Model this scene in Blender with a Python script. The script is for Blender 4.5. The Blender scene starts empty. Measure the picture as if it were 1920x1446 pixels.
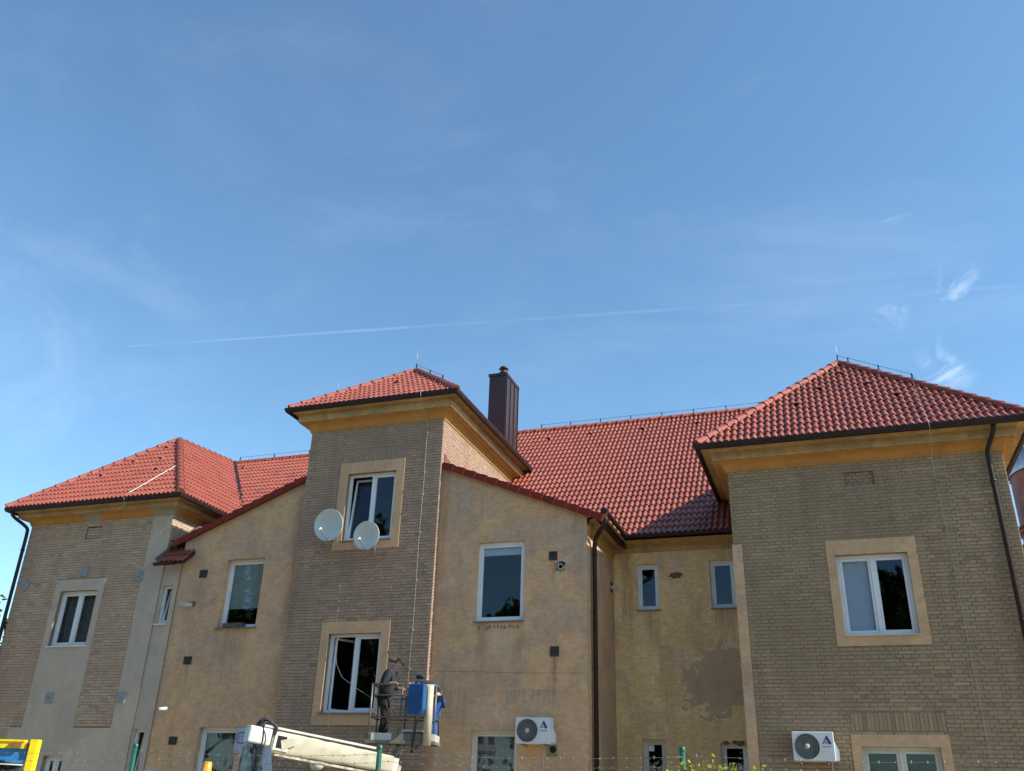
import bpy, bmesh, math, random
from mathutils import Vector, Matrix
random.seed(7)
R_ = math.radians
scene = bpy.context.scene
C = scene.collection

# ------------------------------------------------------------------ camera
cam = bpy.data.cameras.new('camera'); camo = bpy.data.objects.new('camera', cam); C.objects.link(camo)
cam.sensor_fit = 'HORIZONTAL'; cam.sensor_width = 36.0; cam.lens = 1667.04 / 1920 * 36.0
cam.clip_start = 0.1; cam.clip_end = 20000
r = Vector((0.94536686, 0.32471683, 0.02899116)); u = Vector((0.1121036, -0.40729738, 0.90638933)); f = Vector((-0.30612789, 0.85362042, 0.42144737))
camo.matrix_world = Matrix(((r.x, u.x, -f.x, 0), (r.y, u.y, -f.y, 0), (r.z, u.z, -f.z, 1.6), (0, 0, 0, 1)))
scene.camera = camo

# ------------------------------------------------------------------ light
SUN = Vector((1.24, -0.025, 1.0)).normalized()           # direction towards the sun
sun_el = math.asin(SUN.z)
sun_rot = math.atan2(SUN.x, SUN.y)
sl = bpy.data.lights.new('sun', 'SUN'); sl.energy = 5.0; sl.angle = R_(0.53); sl.color = (1.0, 0.93, 0.82)
so = bpy.data.objects.new('sun', sl); C.objects.link(so); so.location = (30, 0, 40)
so.rotation_euler = (-SUN).to_track_quat('-Z', 'Y').to_euler()

world = bpy.data.worlds.new('World'); scene.world = world; world.use_nodes = True
wn = world.node_tree.nodes; wl = world.node_tree.links; wn.clear()
def W(t, **k):
    n = wn.new(t)
    for a, b in k.items():
        setattr(n, a, b)
    return n
def wmath(op, a, b=None, clamp=False):
    n = W('ShaderNodeMath', operation=op); n.use_clamp = clamp
    for i, v in enumerate((a, b)):
        if v is None: continue
        if isinstance(v, (int, float)): n.inputs[i].default_value = v
        else: wl.new(v, n.inputs[i])
    return n.outputs[0]
sky = W('ShaderNodeTexSky', sky_type='NISHITA'); sky.sun_disc = False
sky.sun_elevation = sun_el; sky.sun_rotation = sun_rot; sky.altitude = 300; sky.air_density = 1.0; sky.dust_density = 0.35; sky.ozone_density = 1.0
tc = W('ShaderNodeTexCoord')
gen = tc.outputs['Generated']
def wdot(v):
    n = W('ShaderNodeVectorMath', operation='DOT_PRODUCT'); wl.new(gen, n.inputs[0]); n.inputs[1].default_value = v; return n.outputs['Value']
def smooth(x, a, b):
    n = W('ShaderNodeMapRange', interpolation_type='SMOOTHSTEP'); wl.new(x, n.inputs[0])
    n.inputs[1].default_value = a; n.inputs[2].default_value = b; n.inputs[3].default_value = 0; n.inputs[4].default_value = 1; return n.outputs[0]
def wnoise(scale, detail, rough, dist=0.0, vscale=None):
    n = W('ShaderNodeTexNoise'); n.inputs['Scale'].default_value = scale; n.inputs['Detail'].default_value = detail
    n.inputs['Roughness'].default_value = rough; n.inputs['Distortion'].default_value = dist
    if vscale:
        m = W('ShaderNodeMapping'); m.inputs['Scale'].default_value = vscale[0]; m.inputs['Rotation'].default_value = vscale[1]
        wl.new(gen, m.inputs[0]); wl.new(m.outputs[0], n.inputs['Vector'])
    else: wl.new(gen, n.inputs['Vector'])
    return n.outputs['Fac']
# a thin veil of cirrus over the whole dome
veil = wmath('MULTIPLY', smooth(wnoise(2.2, 5, 0.62, 0.8, ((1.0, 1.6, 2.6), (0.3, 0.5, 0.2))), 0.46, 0.95), 0.07)
cloud = veil
# small torn clouds
def pixdir(x, y): return (r * ((x - 960) / 1667.04) - u * ((y - 723) / 1667.04) + f).normalized()
nf = wnoise(42, 4, 0.65, 0.8)
for d, rad, amp, sc in ((pixdir(1690, 412), 0.044, 0.17, 19), (pixdir(1797, 528), 0.042, 0.21, 19), (pixdir(1768, 690), 0.052, 0.28, 14), (pixdir(1662, 585), 0.045, 0.12, 22), (pixdir(90, 640), 0.30, 0.05, 5)):
    n = W('ShaderNodeVectorMath', operation='DISTANCE'); wl.new(gen, n.inputs[0]); n.inputs[1].default_value = d
    fall = wmath('SUBTRACT', 1.0, smooth(n.outputs['Value'], 0.0, rad))
    nz = wnoise(sc, 6, 0.60, 1.6, ((1.0, 1.0, 1.5), (0.2, 0.35, 0.5)))
    t = wmath('MULTIPLY', smooth(wmath('ADD', nz, wmath('MULTIPLY', wmath('SUBTRACT', fall, 0.75), 0.16)), 0.40, 0.78), smooth(fall, 0.0, 0.9))
    t = wmath('MULTIPLY', t, wmath('ADD', 0.35, wmath('MULTIPLY', nf, 1.3)))
    cloud = wmath('MAXIMUM', cloud, wmath('MULTIPLY', t, amp))
# a vapour trail: a narrow band on a great circle
d1, d2 = pixdir(235, 650), pixdir(1900, 537)
nrm = d1.cross(d2).normalized(); along = nrm.cross(d1).normalized()
off = wmath('ABSOLUTE', wdot(nrm)); tt = wdot(along)
width = wmath('ADD', wmath('MULTIPLY', tt, 0.0040), 0.0012)
band = wmath('SUBTRACT', 1.0, smooth(wmath('DIVIDE', off, width), 0.0, 1.0))
band = wmath('MULTIPLY', band, smooth(tt, -0.002, 0.01))
band = wmath('MULTIPLY', band, wmath('SUBTRACT', 1.0, wmath('MULTIPLY', smooth(tt, 0.15, 0.7), 0.45)))
band = wmath('MULTIPLY', band, wmath('ADD', wmath('MULTIPLY', smooth(wnoise(22, 5, 0.6), 0.35, 0.65), 0.7), 0.3))
cloud = wmath('MAXIMUM', cloud, wmath('MULTIPLY', band, 0.075))
mixc = W('ShaderNodeMix', data_type='RGBA')
tint = W('ShaderNodeMix', data_type='RGBA', blend_type='MULTIPLY'); tint.inputs[0].default_value = 1; wl.new(sky.outputs[0], tint.inputs[6]); tint.inputs[7].default_value = (0.80, 1.03, 1.08, 1)
wl.new(cloud, mixc.inputs[0]); wl.new(tint.outputs[2], mixc.inputs[6])
mixc.inputs[7].default_value = (8.2, 8.9, 9.6, 1)
bg = W('ShaderNodeBackground'); bg.inputs[1].default_value = 0.135
out = W('ShaderNodeOutputWorld')
wl.new(mixc.outputs[2], bg.inputs[0]); wl.new(bg.outputs[0], out.inputs[0])

scene.view_settings.view_transform = 'Standard'; scene.view_settings.look = 'None'
scene.view_settings.exposure = 0.65; scene.view_settings.gamma = 1.0; scene.view_settings.use_curve_mapping = False
scene.render.engine = 'CYCLES'
scene.cycles.max_bounces = 6; scene.cycles.diffuse_bounces = 3; scene.cycles.glossy_bounces = 3; scene.cycles.transparent_max_bounces = 8

# ------------------------------------------------------------------ materials
def M_new(name):
    m = bpy.data.materials.new(name); m.use_nodes = True
    nt = m.node_tree; nt.nodes.clear()
    o = nt.nodes.new('ShaderNodeOutputMaterial'); b = nt.nodes.new('ShaderNodeBsdfPrincipled')
    nt.links.new(b.outputs[0], o.inputs[0])
    return m, nt, b, o
class NB:
    """small helper around one node tree"""
    def __init__(s, nt): s.nt = nt; s.L = nt.links
    def n(s, t, **k):
        x = s.nt.nodes.new(t)
        for a, b in k.items(): setattr(x, a, b)
        return x
    def pos(s): return s.n('ShaderNodeNewGeometry').outputs['Position']
    def map(s, vec, sc=(1, 1, 1), loc=(0, 0, 0)):
        m = s.n('ShaderNodeMapping'); m.inputs['Scale'].default_value = sc; m.inputs['Location'].default_value = loc
        s.L.new(vec, m.inputs[0]); return m.outputs[0]
    def noise(s, vec, scale, detail=4, rough=0.55, dist=0.0):
        n = s.n('ShaderNodeTexNoise'); s.L.new(vec, n.inputs['Vector'])
        n.inputs['Scale'].default_value = scale; n.inputs['Detail'].default_value = detail
        n.inputs['Roughness'].default_value = rough; n.inputs['Distortion'].default_value = dist
        return n.outputs['Fac']
    def ramp(s, x, a, b, lo=0.0, hi=1.0, smooth=True):
        n = s.n('ShaderNodeMapRange', interpolation_type='SMOOTHSTEP' if smooth else 'LINEAR')
        s.L.new(x, n.inputs[0])
        for i, v in enumerate((a, b, lo, hi)): n.inputs[i + 1].default_value = v
        return n.outputs[0]
    def math(s, op, a, b=None, c=None):
        n = s.n('ShaderNodeMath', operation=op)
        for i, v in enumerate((a, b, c)):
            if v is None: continue
            if isinstance(v, (int, float)): n.inputs[i].default_value = v
            else: s.L.new(v, n.inputs[i])
        return n.outputs[0]
    def mix(s, fac, a, b, mode='MIX'):
        n = s.n('ShaderNodeMix', data_type='RGBA', blend_type=mode)
        for i, v in ((0, fac), (6, a), (7, b)):
            if isinstance(v, (int, float)): n.inputs[i].default_value = v
            elif isinstance(v, tuple): n.inputs[i].default_value = (*v, 1) if len(v) == 3 else v
            else: s.L.new(v, n.inputs[i])
        return n.outputs[2]
    def bump(s, h, strength=0.3, dist=0.01):
        n = s.n('ShaderNodeBump'); s.L.new(h, n.inputs['Height'])
        n.inputs['Strength'].default_value = strength; n.inputs['Distance'].default_value = dist
        return n.outputs[0]
    def sep(s, vec):
        n = s.n('ShaderNodeSeparateXYZ'); s.L.new(vec, n.inputs[0]); return n.outputs

def simple(name, col, rough=0.6, metal=0.0, var=0.15, scale=6.0, bump=0.0, spec=0.5, bscale=60):
    m, nt, b, o = M_new(name); N = NB(nt); p = N.pos()
    n = N.noise(p, scale, 5, 0.6)
    lo = tuple(c * (1 - var) for c in col); hi = tuple(min(1, c * (1 + var)) for c in col)
    nt.links.new(N.mix(N.ramp(n, 0.3, 0.7), lo, hi), b.inputs['Base Color'])
    b.inputs['Roughness'].default_value = rough; b.inputs['Metallic'].default_value = metal
    b.inputs['Specular IOR Level'].default_value = spec
    if bump: nt.links.new(N.bump(N.noise(p, bscale, 4), bump, 0.01), b.inputs['Normal'])
    return m

def plaster(name, c1, c2, c3, seed=0.0, peel=None, streak=0.5, stains=()):
    """old render: blotches, rain streaks, speckle and an optional peeled field (cx, cz, rx, rz)"""
    m, nt, b, o = M_new(name); N = NB(nt); p = N.map(N.pos(), loc=(seed, seed * 0.7, seed * 1.3))
    big = N.noise(p, 0.75, 4, 0.62, 0.6); mid = N.noise(p, 2.6, 4, 0.65, 0.3)
    stv = N.noise(N.map(p, (5.5, 5.5, 0.35)), 1.0, 4, 0.6, 0.25)
    st2 = N.noise(N.map(p, (1.6, 1.6, 0.22)), 1.0, 3, 0.6, 0.4)
    fine = N.noise(p, 55, 4, 0.7); trowel = N.noise(p, 9, 6, 0.6)
    c = N.mix(N.ramp(big, 0.36, 0.66), c1, c2)
    c = N.mix(N.math('MULTIPLY', N.ramp(mid, 0.42, 0.72), 0.65), c, c3)
    c = N.mix(N.math('MULTIPLY', N.math('MULTIPLY', N.ramp(stv, 0.50, 0.74), N.ramp(big, 0.35, 0.6)), streak * 0.55), c, tuple(x * 0.66 for x in c2))
    blot = N.noise(N.map(p, (1.0, 1.0, 0.7), (3, 1, 7)), 1.5, 5, 0.68, 0.9); pat = N.noise(N.map(p, (1, 1, 0.8), (9, 2, 4)), 4.5, 4, 0.6, 1.2)
    c = N.mix(N.math('MULTIPLY', N.ramp(blot, 0.50, 0.66), 0.20 + streak * 0.55), c, tuple(x * 0.74 for x in c2))
    c = N.mix(N.math('MULTIPLY', N.ramp(blot, 0.46, 0.34), 0.15 + streak * 0.70), c, tuple(min(1, x * 1.16) for x in c3))
    c = N.mix(N.math('MULTIPLY', N.ramp(pat, 0.52, 0.60), 0.10 + streak * 0.50), c, (c1[0] * 0.88, c1[1] * 0.76, c1[2] * 0.56))
    c = N.mix(N.math('MULTIPLY', N.ramp(st2, 0.50, 0.70), streak * 0.8), c, tuple(min(1, x * 1.10) for x in c1))
    c = N.mix(N.math('MULTIPLY', N.ramp(st2, 0.50, 0.30), streak * 0.5), c, tuple(x * 0.80 for x in c3))
    c = N.mix(N.math('MULTIPLY', N.ramp(fine, 0.35, 0.7), 0.16), c, tuple(x * 0.6 for x in c2))
    brush = N.noise(N.map(p, (0.8, 0.8, 2.2)), 7.0, 4, 0.7, 0.7); speck = N.noise(p, 13, 4, 0.72, 0.5)
    c = N.mix(N.math('MULTIPLY', N.ramp(brush, 0.48, 0.66), 0.10 + streak * 0.55), c, tuple(x * 0.72 for x in c2))
    c = N.mix(N.math('MULTIPLY', N.ramp(brush, 0.46, 0.32), 0.08 + streak * 0.50), c, tuple(min(1, x * 1.22) for x in c3))
    c = N.mix(N.math('MULTIPLY', N.ramp(speck, 0.56, 0.70), 0.06 + streak * 0.24), c, tuple(x * 0.70 for x in c2))
    if stains:
        q = N.sep(N.pos()); wv = N.math('MULTIPLY', N.math('SUBTRACT', N.noise(N.map(N.pos(), (1, 1, 2.2)), 2.5, 3), .5), 0.12)
        drip = N.ramp(N.noise(N.map(N.pos(), (16, 16, 0.8)), 1.0, 5, 0.65), 0.42, 0.66); xw = N.math('ADD', q[0], wv)
        for sx, sw, zt, ln, amt, col in stains:
            mk = N.ramp(N.math('ABSOLUTE', N.math('SUBTRACT', xw, sx)), sw, sw * .35)
            zf = N.math('MULTIPLY', N.ramp(q[2], zt + .01, zt - .01), N.ramp(q[2], zt - ln, zt - ln * .1))
            c = N.mix(N.math('MULTIPLY', N.math('MULTIPLY', mk, zf), N.math('MULTIPLY', N.math('ADD', N.math('MULTIPLY', drip, .75), .25), amt)), c, col)
    h = N.math('ADD', N.math('MULTIPLY', fine, 0.35), N.math('MULTIPLY', trowel, 1.0))
    if peel:
        cx, cz, rx, rz = peel
        pp = N.pos(); s = N.sep(pp)
        dx = N.math('DIVIDE', N.math('SUBTRACT', s[0], cx), rx); dz = N.math('DIVIDE', N.math('SUBTRACT', s[2], cz), rz)
        d = N.math('SQRT', N.math('ADD', N.math('MULTIPLY', dx, dx), N.math('MULTIPLY', dz, dz)))
        d = N.math('ADD', d, N.math('MULTIPLY', N.math('SUBTRACT', N.noise(pp, 2.6, 7, 0.60, 0.7), 0.5), 2.5))
        mask = N.ramp(d, 0.90, 0.93, 1, 0)
        inner = N.ramp(N.math('ADD', d, N.math('MULTIPLY', N.noise(pp, 6, 5), 0.5)), 0.72, 0.76, 1, 0)
        pc = N.mix(N.ramp(mid, 0.3, 0.7), (0.500, 0.350, 0.225), (0.560, 0.405, 0.265))
        pc = N.mix(inner, N.mix(0.5, pc, (0.56, 0.43, 0.29)), pc)
        rim = N.math('MULTIPLY', N.ramp(d, 1.06, 0.95), N.math('SUBTRACT', 1.0, mask)); c = N.mix(N.math('MULTIPLY', rim, N.ramp(mid, 0.35, 0.6)), c, tuple(min(.85, x * 1.15) for x in c3))
        c = N.mix(mask, c, pc)
        h = N.math('SUBTRACT', h, N.math('MULTIPLY', mask, 2.5))
    nt.links.new(c, b.inputs['Base Color']); b.inputs['Roughness'].default_value = 0.92; b.inputs['Specular IOR Level'].default_value = 0.2
    nt.links.new(N.bump(h, 0.45, 0.012), b.inputs['Normal'])
    return m

def brickmat(name, c1, c2, c3):
    m, nt, b, o = M_new(name); N = NB(nt); p = N.pos()
    g = N.n('ShaderNodeNewGeometry').outputs['Random Per Island']; oi = N.n('ShaderNodeObjectInfo').outputs['Random']
    rr = N.math('FRACT', N.math('ADD', g, oi))
    big = N.noise(p, 0.55, 6, 0.6, 0.5); st = N.noise(N.map(p, (2.2, 2.2, 0.3)), 1.0, 5, 0.6)
    fine = N.noise(p, 70, 4, 0.7); mid = N.noise(p, 14, 4, 0.6)
    c = N.mix(rr, c1, c2)
    r2 = N.math('FRACT', N.math('MULTIPLY', rr, 37.7))
    c = N.mix(N.math('MULTIPLY', N.ramp(r2, 0.90, 0.98), 0.45), c, tuple(x * 0.55 for x in c1))
    c = N.mix(N.math('MULTIPLY', N.ramp(r2, 0.10, 0.02), 0.40), c, tuple(x * 1.25 for x in c2))
    c = N.mix(N.math('MULTIPLY', N.ramp(big, 0.40, 0.68), 0.7), c, c3)
    c = N.mix(N.math('MULTIPLY', N.ramp(st, 0.5, 0.75), 0.40), c, tuple(x * 0.62 for x in c1))
    c = N.mix(N.math('MULTIPLY', N.ramp(mid, 0.35, 0.75), 0.22), c, tuple(x * 0.6 for x in c2))
    nt.links.new(c, b.inputs['Base Color']); b.inputs['Roughness'].default_value = 0.9; b.inputs['Specular IOR Level'].default_value = 0.2
    nt.links.new(N.bump(N.math('ADD', N.math('MULTIPLY', fine, 0.4), mid), 0.4, 0.008), b.inputs['Normal'])
    return m

def tilemat(name, c1, c2, spec=0.85, rough=(0.36, 0.54)):
    m, nt, b, o = M_new(name); N = NB(nt); p = N.pos()
    g = N.n('ShaderNodeNewGeometry').outputs['Random Per Island']; oi = N.n('ShaderNodeObjectInfo').outputs['Random']
    rr = N.math('FRACT', N.math('ADD', g, oi))
    c = N.mix(rr, c1, c2)
    c = N.mix(N.math('MULTIPLY', N.ramp(N.noise(p, 1.1, 6, 0.6), 0.45, 0.72), 0.35), c, tuple(x * 0.7 for x in c1))
    c = N.mix(N.math('MULTIPLY', N.ramp(N.noise(p, 26, 4, 0.7), 0.4, 0.75), 0.2), c, tuple(x * 0.6 for x in c2))
    c = N.mix(N.math('MULTIPLY', N.ramp(rr, 0.90, 0.99), 0.5), c, tuple(x * 0.55 for x in c1))
    c = N.mix(N.math('MULTIPLY', N.ramp(N.noise(N.map(p, (3, 1, 1)), 2.2, 6, 0.65), 0.55, 0.75), 0.30), c, (0.13, 0.075, 0.06))
    nt.links.new(c, b.inputs['Base Color'])
    nt.links.new(N.ramp(N.noise(p, 7, 4), 0.3, 0.7, *rough), b.inputs['Roughness'])
    b.inputs['Specular IOR Level'].default_value = spec
    nt.links.new(N.bump(N.noise(p, 90, 3), 0.12, 0.004), b.inputs['Normal'])
    return m

def glassmat(name, tint=(0.80, 0.84, 0.88), boost=0.75):
    m = bpy.data.materials.new(name); m.use_nodes = True; nt = m.node_tree; nt.nodes.clear(); N = NB(nt)
    o = N.n('ShaderNodeOutputMaterial'); tr = N.n('ShaderNodeBsdfTransparent'); tr.inputs[0].default_value = (*tint, 1)
    gl = N.n('ShaderNodeBsdfGlossy'); gl.inputs['Roughness'].default_value = 0.015; gl.inputs['Color'].default_value = (0.84, 0.92, 1, 1)
    nt.links.new(N.bump(N.noise(N.pos(), 1.3, 2), 0.05, 0.03), gl.inputs['Normal'])
    fr = N.n('ShaderNodeFresnel'); bf = N.n('ShaderNodeNewGeometry').outputs['Backfacing']; nt.links.new(N.math('SUBTRACT', 1.5, N.math('MULTIPLY', bf, 0.8333)), fr.inputs['IOR'])
    mx = N.n('ShaderNodeMixShader'); nt.links.new(N.math('MINIMUM', N.math('MULTIPLY', fr.outputs[0], boost), 1.0), mx.inputs[0])
    nt.links.new(tr.outputs[0], mx.inputs[1]); nt.links.new(gl.outputs[0], mx.inputs[2]); nt.links.new(mx.outputs[0], o.inputs[0])
    return m

def leafmat(name, c1, c2, trans=0.35):
    m = bpy.data.materials.new(name); m.use_nodes = True; nt = m.node_tree; nt.nodes.clear(); N = NB(nt)
    o = N.n('ShaderNodeOutputMaterial'); g = N.n('ShaderNodeNewGeometry').outputs['Random Per Island']
    c = N.mix(g, c1, c2); d = N.n('ShaderNodeBsdfDiffuse'); t = N.n('ShaderNodeBsdfTranslucent')
    nt.links.new(c, d.inputs[0]); nt.links.new(N.mix(0.5, c, (c2[0] * 1.3, c2[1] * 1.4, c2[2])), t.inputs[0])
    mx = N.n('ShaderNodeMixShader'); mx.inputs[0].default_value = trans
    nt.links.new(d.outputs[0], mx.inputs[1]); nt.links.new(t.outputs[0], mx.inputs[2]); nt.links.new(mx.outputs[0], o.inputs[0])
    return m

MAT = {}
RUST, SOOT, PALE = (0.30, 0.145, 0.06), (0.19, 0.155, 0.115), (0.60, 0.50, 0.34)
STAIN_A = [(-6.01, .08, 6.77, 1.0, .55, RUST), (-5.96, .10, 4.56, 1.2, .75, RUST), (-15.94, .10, 6.81, .8, .5, SOOT), (-15.96, .10, 4.54, .9, .6, SOOT), (-15.98, .10, 2.59, .8, .5, SOOT),
           (-7.3, .62, 5.33, 1.6, .45, PALE), (-7.75, .16, 5.36, 2.0, .55, RUST), (-6.85, .14, 5.36, 1.7, .55, RUST), (-14.7, .60, 5.40, 1.3, .45, SOOT), (-15.2, .12, 5.4, 1.8, .55, SOOT), (-13.15, .16, 8.9, 5.5, .55, RUST), (-8.9, .13, 9.3, 6.0, .45, RUST), (-5.4, .22, 7.9, 3.0, .35, SOOT),
           (-8.3, .5, 3.9, 1.4, .35, SOOT), (-6.4, .9, 3.85, .5, .55, SOOT), (-16.5, .25, 7.8, 4.5, .35, PALE)]
STAIN_R = [(-4.3, .34, 6.03, 1.1, .45, SOOT), (-2.4, .36, 6.01, 1.2, .45, SOOT), (-3.5, .20, 7.56, 1.6, .5, PALE), (-2.9, .14, 7.56, 1.0, .55, PALE), (-4.85, .22, 7.56, 3.0, .6, RUST), (-2.3, .3, 7.56, .6, .7, RUST), (-3.9, .25, 5.2, 3.0, .4, SOOT), (-3.1, .2, 6.4, 2.0, .35, RUST)]
MAT['brick_r'] = brickmat('sand_lime_brick', (0.329, 0.239, 0.148), (0.385, 0.281, 0.183), (0.285, 0.203, 0.135))
MAT['brick_t'] = brickmat('sand_lime_brick_tower', (0.361, 0.251, 0.176), (0.424, 0.298, 0.215), (0.326, 0.221, 0.164))
MAT['brick_l'] = brickmat('sand_lime_brick_warm', (0.464, 0.333, 0.229), (0.553, 0.412, 0.298), (0.437, 0.300, 0.212))
MAT['mortar'] = simple('mortar', (0.253, 0.181, 0.118), 0.95, var=0.25, scale=3, bump=0.3)
MAT['plaster'] = plaster('old_ochre_render', (0.697, 0.413, 0.207), (0.498, 0.335, 0.231), (0.622, 0.440, 0.301), 0.0, stains=STAIN_A)
MAT['plaster_rec'] = plaster('old_ochre_render_peeling', (0.880, 0.637, 0.275), (0.772, 0.508, 0.309), (0.880, 0.661, 0.387), 11.0, peel=(-2.68, 4.28, 0.86, 0.86), streak=0.7, stains=STAIN_R)
MAT['plaster_new'] = plaster('new_grey_render', (0.526, 0.432, 0.341), (0.471, 0.399, 0.324), (0.562, 0.462, 0.358), 5.0, streak=0.12)
MAT['surround'] = plaster('surround_render', (0.608, 0.396, 0.233), (0.532, 0.352, 0.214), (0.638, 0.410, 0.235), 3.0, streak=0.3)
MAT['gold'] = plaster('gold_cornice_paint', (0.533, 0.271, 0.073), (0.444, 0.221, 0.064), (0.488, 0.264, 0.101), 8.0, streak=0.35)
MAT['fascia'] = plaster('weathered_frieze', (0.508, 0.333, 0.148), (0.339, 0.237, 0.126), (0.581, 0.370, 0.152), 9.0, streak=0.55)
MAT['tile'] = tilemat('red_concrete_tile', (0.272, 0.061, 0.033), (0.313, 0.074, 0.040))
MAT['cap_tile'] = tilemat('ridge_cap_red', (0.250, 0.062, 0.044), (0.285, 0.074, 0.052), 0.3, (0.55, 0.65))
MAT['verge'] = tilemat('verge_tile_red', (0.190, 0.026, 0.014), (0.215, 0.032, 0.018), 0.2, (0.6, 0.7))
MAT['deck'] = simple('roof_underlay', (0.05, 0.02, 0.018), 0.9)
MAT['gutter'] = simple('brown_coated_metal', (0.028, 0.014, 0.012), 0.5, var=0.25, spec=0.3)
MAT['chimney'] = simple('brown_sheet_metal', (0.040, 0.022, 0.024), 0.45, var=0.12, spec=0.4)
MAT['galv'] = simple('galvanised_steel', (0.52, 0.52, 0.50), 0.38, metal=0.85, var=0.15)
MAT['wire'] = simple('aluminium_wire', (0.372, 0.378, 0.384), 0.45, metal=0.6, var=0.1)
MAT['dark'] = simple('dark_iron', (0.03, 0.028, 0.027), 0.6, var=0.3)
MAT['vent'] = simple('rusty_vent_plate', (0.045, 0.034, 0.026), 0.75, var=0.45, scale=14, bump=0.3)
MAT['upvc'] = simple('white_window_frame', (0.74, 0.75, 0.76), 0.38, var=0.05, scale=3)
MAT['upvc_old'] = simple('cream_window_frame', (0.62, 0.60, 0.52), 0.45, var=0.08, scale=3)
MAT['sill'] = simple('grey_sheet_sill', (0.16, 0.16, 0.165), 0.5, var=0.2)
MAT['glass'] = glassmat('window_glass')
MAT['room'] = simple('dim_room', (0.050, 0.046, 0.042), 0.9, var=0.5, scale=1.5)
MAT['blind'] = simple('roller_blind', (0.46, 0.48, 0.38), 0.85, var=0.05)
MAT['blind_white'] = simple('white_blind', (0.70, 0.74, 0.80), 0.8, var=0.03)
MAT['curtain'] = simple('net_curtain', (0.26, 0.22, 0.18), 0.9, var=0.2, scale=9)
MAT['wood'] = simple('weathered_wood', (0.10, 0.075, 0.055), 0.8, var=0.3, scale=12)
MAT['ac'] = simple('white_painted_steel', (0.66, 0.67, 0.67), 0.4, var=0.04)
MAT['ac_grille'] = simple('grey_fan_grille', (0.105, 0.108, 0.110), 0.55, var=0.2)
MAT['ac_hub'] = simple('light_grey_plastic', (0.45, 0.46, 0.46), 0.5, var=0.05)
MAT['blue_print'] = simple('blue_print', (0.018, 0.055, 0.22), 0.5, var=0.08)
MAT['red_print'] = simple('orange_print', (0.38, 0.10, 0.05), 0.5, var=0.08)
MAT['grey_print'] = simple('grey_print', (0.14, 0.18, 0.26), 0.5, var=0.08)
MAT['dish'] = simple('grey_dish_paint', (0.512, 0.561, 0.543), 0.42, var=0.05, scale=3)
MAT['pvc'] = simple('white_pvc_pipe', (0.465, 0.458, 0.427), 0.45, var=0.1)
MAT['hole'] = simple('dark_hole', (0.008, 0.007, 0.006), 0.9)  # near-black: the dark depth of openings is put into the colour; lens too
MAT['redbrick'] = simple('old_red_brick', (0.22, 0.095, 0.060), 0.9, var=0.4, scale=25, bump=0.4)
MAT['boom'] = simple('cream_boom_cover', (0.408, 0.374, 0.272), 0.6, var=0.12, scale=5, bump=0.5, bscale=7)
MAT['boom_white'] = simple('white_machine_paint', (0.496, 0.488, 0.456), 0.4, var=0.08, scale=5)
MAT['machine_dirty'] = simple('oily_machine_paint', (0.36, 0.31, 0.22), 0.5, var=0.5, scale=9)
MAT['hose'] = simple('black_rubber_hose', (0.022, 0.022, 0.026), 0.5)
MAT['rail'] = simple('basket_rail_grey', (0.127, 0.124, 0.115), 0.4, metal=0.3, var=0.15, scale=10)
MAT['bluebox'] = simple('blue_plastic_cover', (0.003, 0.067, 0.217), 0.42, var=0.12, scale=4)
MAT['basket_floor'] = simple('basket_sheet_metal', (0.150, 0.140, 0.110), 0.6, var=0.3, scale=8)
MAT['amber'] = simple('amber_lens', (0.85, 0.33, 0.02), 0.2, var=0.1)
MAT['yellow'] = simple('yellow_paint', (0.80, 0.62, 0.015), 0.4, var=0.08)
MAT['bluepaint'] = simple('blue_vehicle_paint', (0.035, 0.20, 0.46), 0.3, var=0.08)
MAT['greenpost'] = simple('green_coated_post', (0.008, 0.085, 0.055), 0.4, var=0.2)
MAT['barb'] = simple('barbed_wire_steel', (0.26, 0.26, 0.25), 0.5, metal=0.6, var=0.3)
MAT['vine'] = leafmat('vine_leaf', (0.22, 0.27, 0.02), (0.42, 0.40, 0.05), 0.4)
MAT['stem'] = simple('woody_stem', (0.10, 0.07, 0.04), 0.9, var=0.3)
MAT['leaf'] = leafmat('tree_leaf', (0.030, 0.060, 0.012), (0.075, 0.115, 0.025), 0.0)
MAT['bark'] = simple('bark', (0.09, 0.07, 0.05), 0.95, var=0.4, bump=0.6, bscale=18)
MAT['skin'] = simple('skin', (0.46, 0.25, 0.18), 0.55, var=0.05)
MAT['jacket'] = simple('grey_blue_jacket', (0.018, 0.020, 0.027), 0.85, var=0.12, bump=0.3, bscale=22)
MAT['black_cloth'] = simple('black_trousers', (0.007, 0.006, 0.007), 0.85, var=0.2)
MAT['navy'] = simple('navy_top', (0.021, 0.027, 0.049), 0.85, var=0.15, bump=0.3, bscale=22)
MAT['bluetrousers'] = simple('blue_work_trousers', (0.020, 0.085, 0.30), 0.85, var=0.15, bump=0.3, bscale=22)
MAT['hair'] = simple('brown_hair', (0.10, 0.055, 0.030), 0.6, var=0.3)
MAT['cap'] = simple('dark_cap', (0.018, 0.015, 0.015), 0.85, var=0.1)
MAT['shoe'] = simple('work_shoe', (0.02, 0.018, 0.016), 0.7)
MAT['rust'] = simple('brown_stack_steel', (0.26, 0.115, 0.055), 0.6, var=0.3, scale=2)
MAT['tyre'] = simple('tyre_rubber', (0.02, 0.02, 0.02), 0.85)
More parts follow.
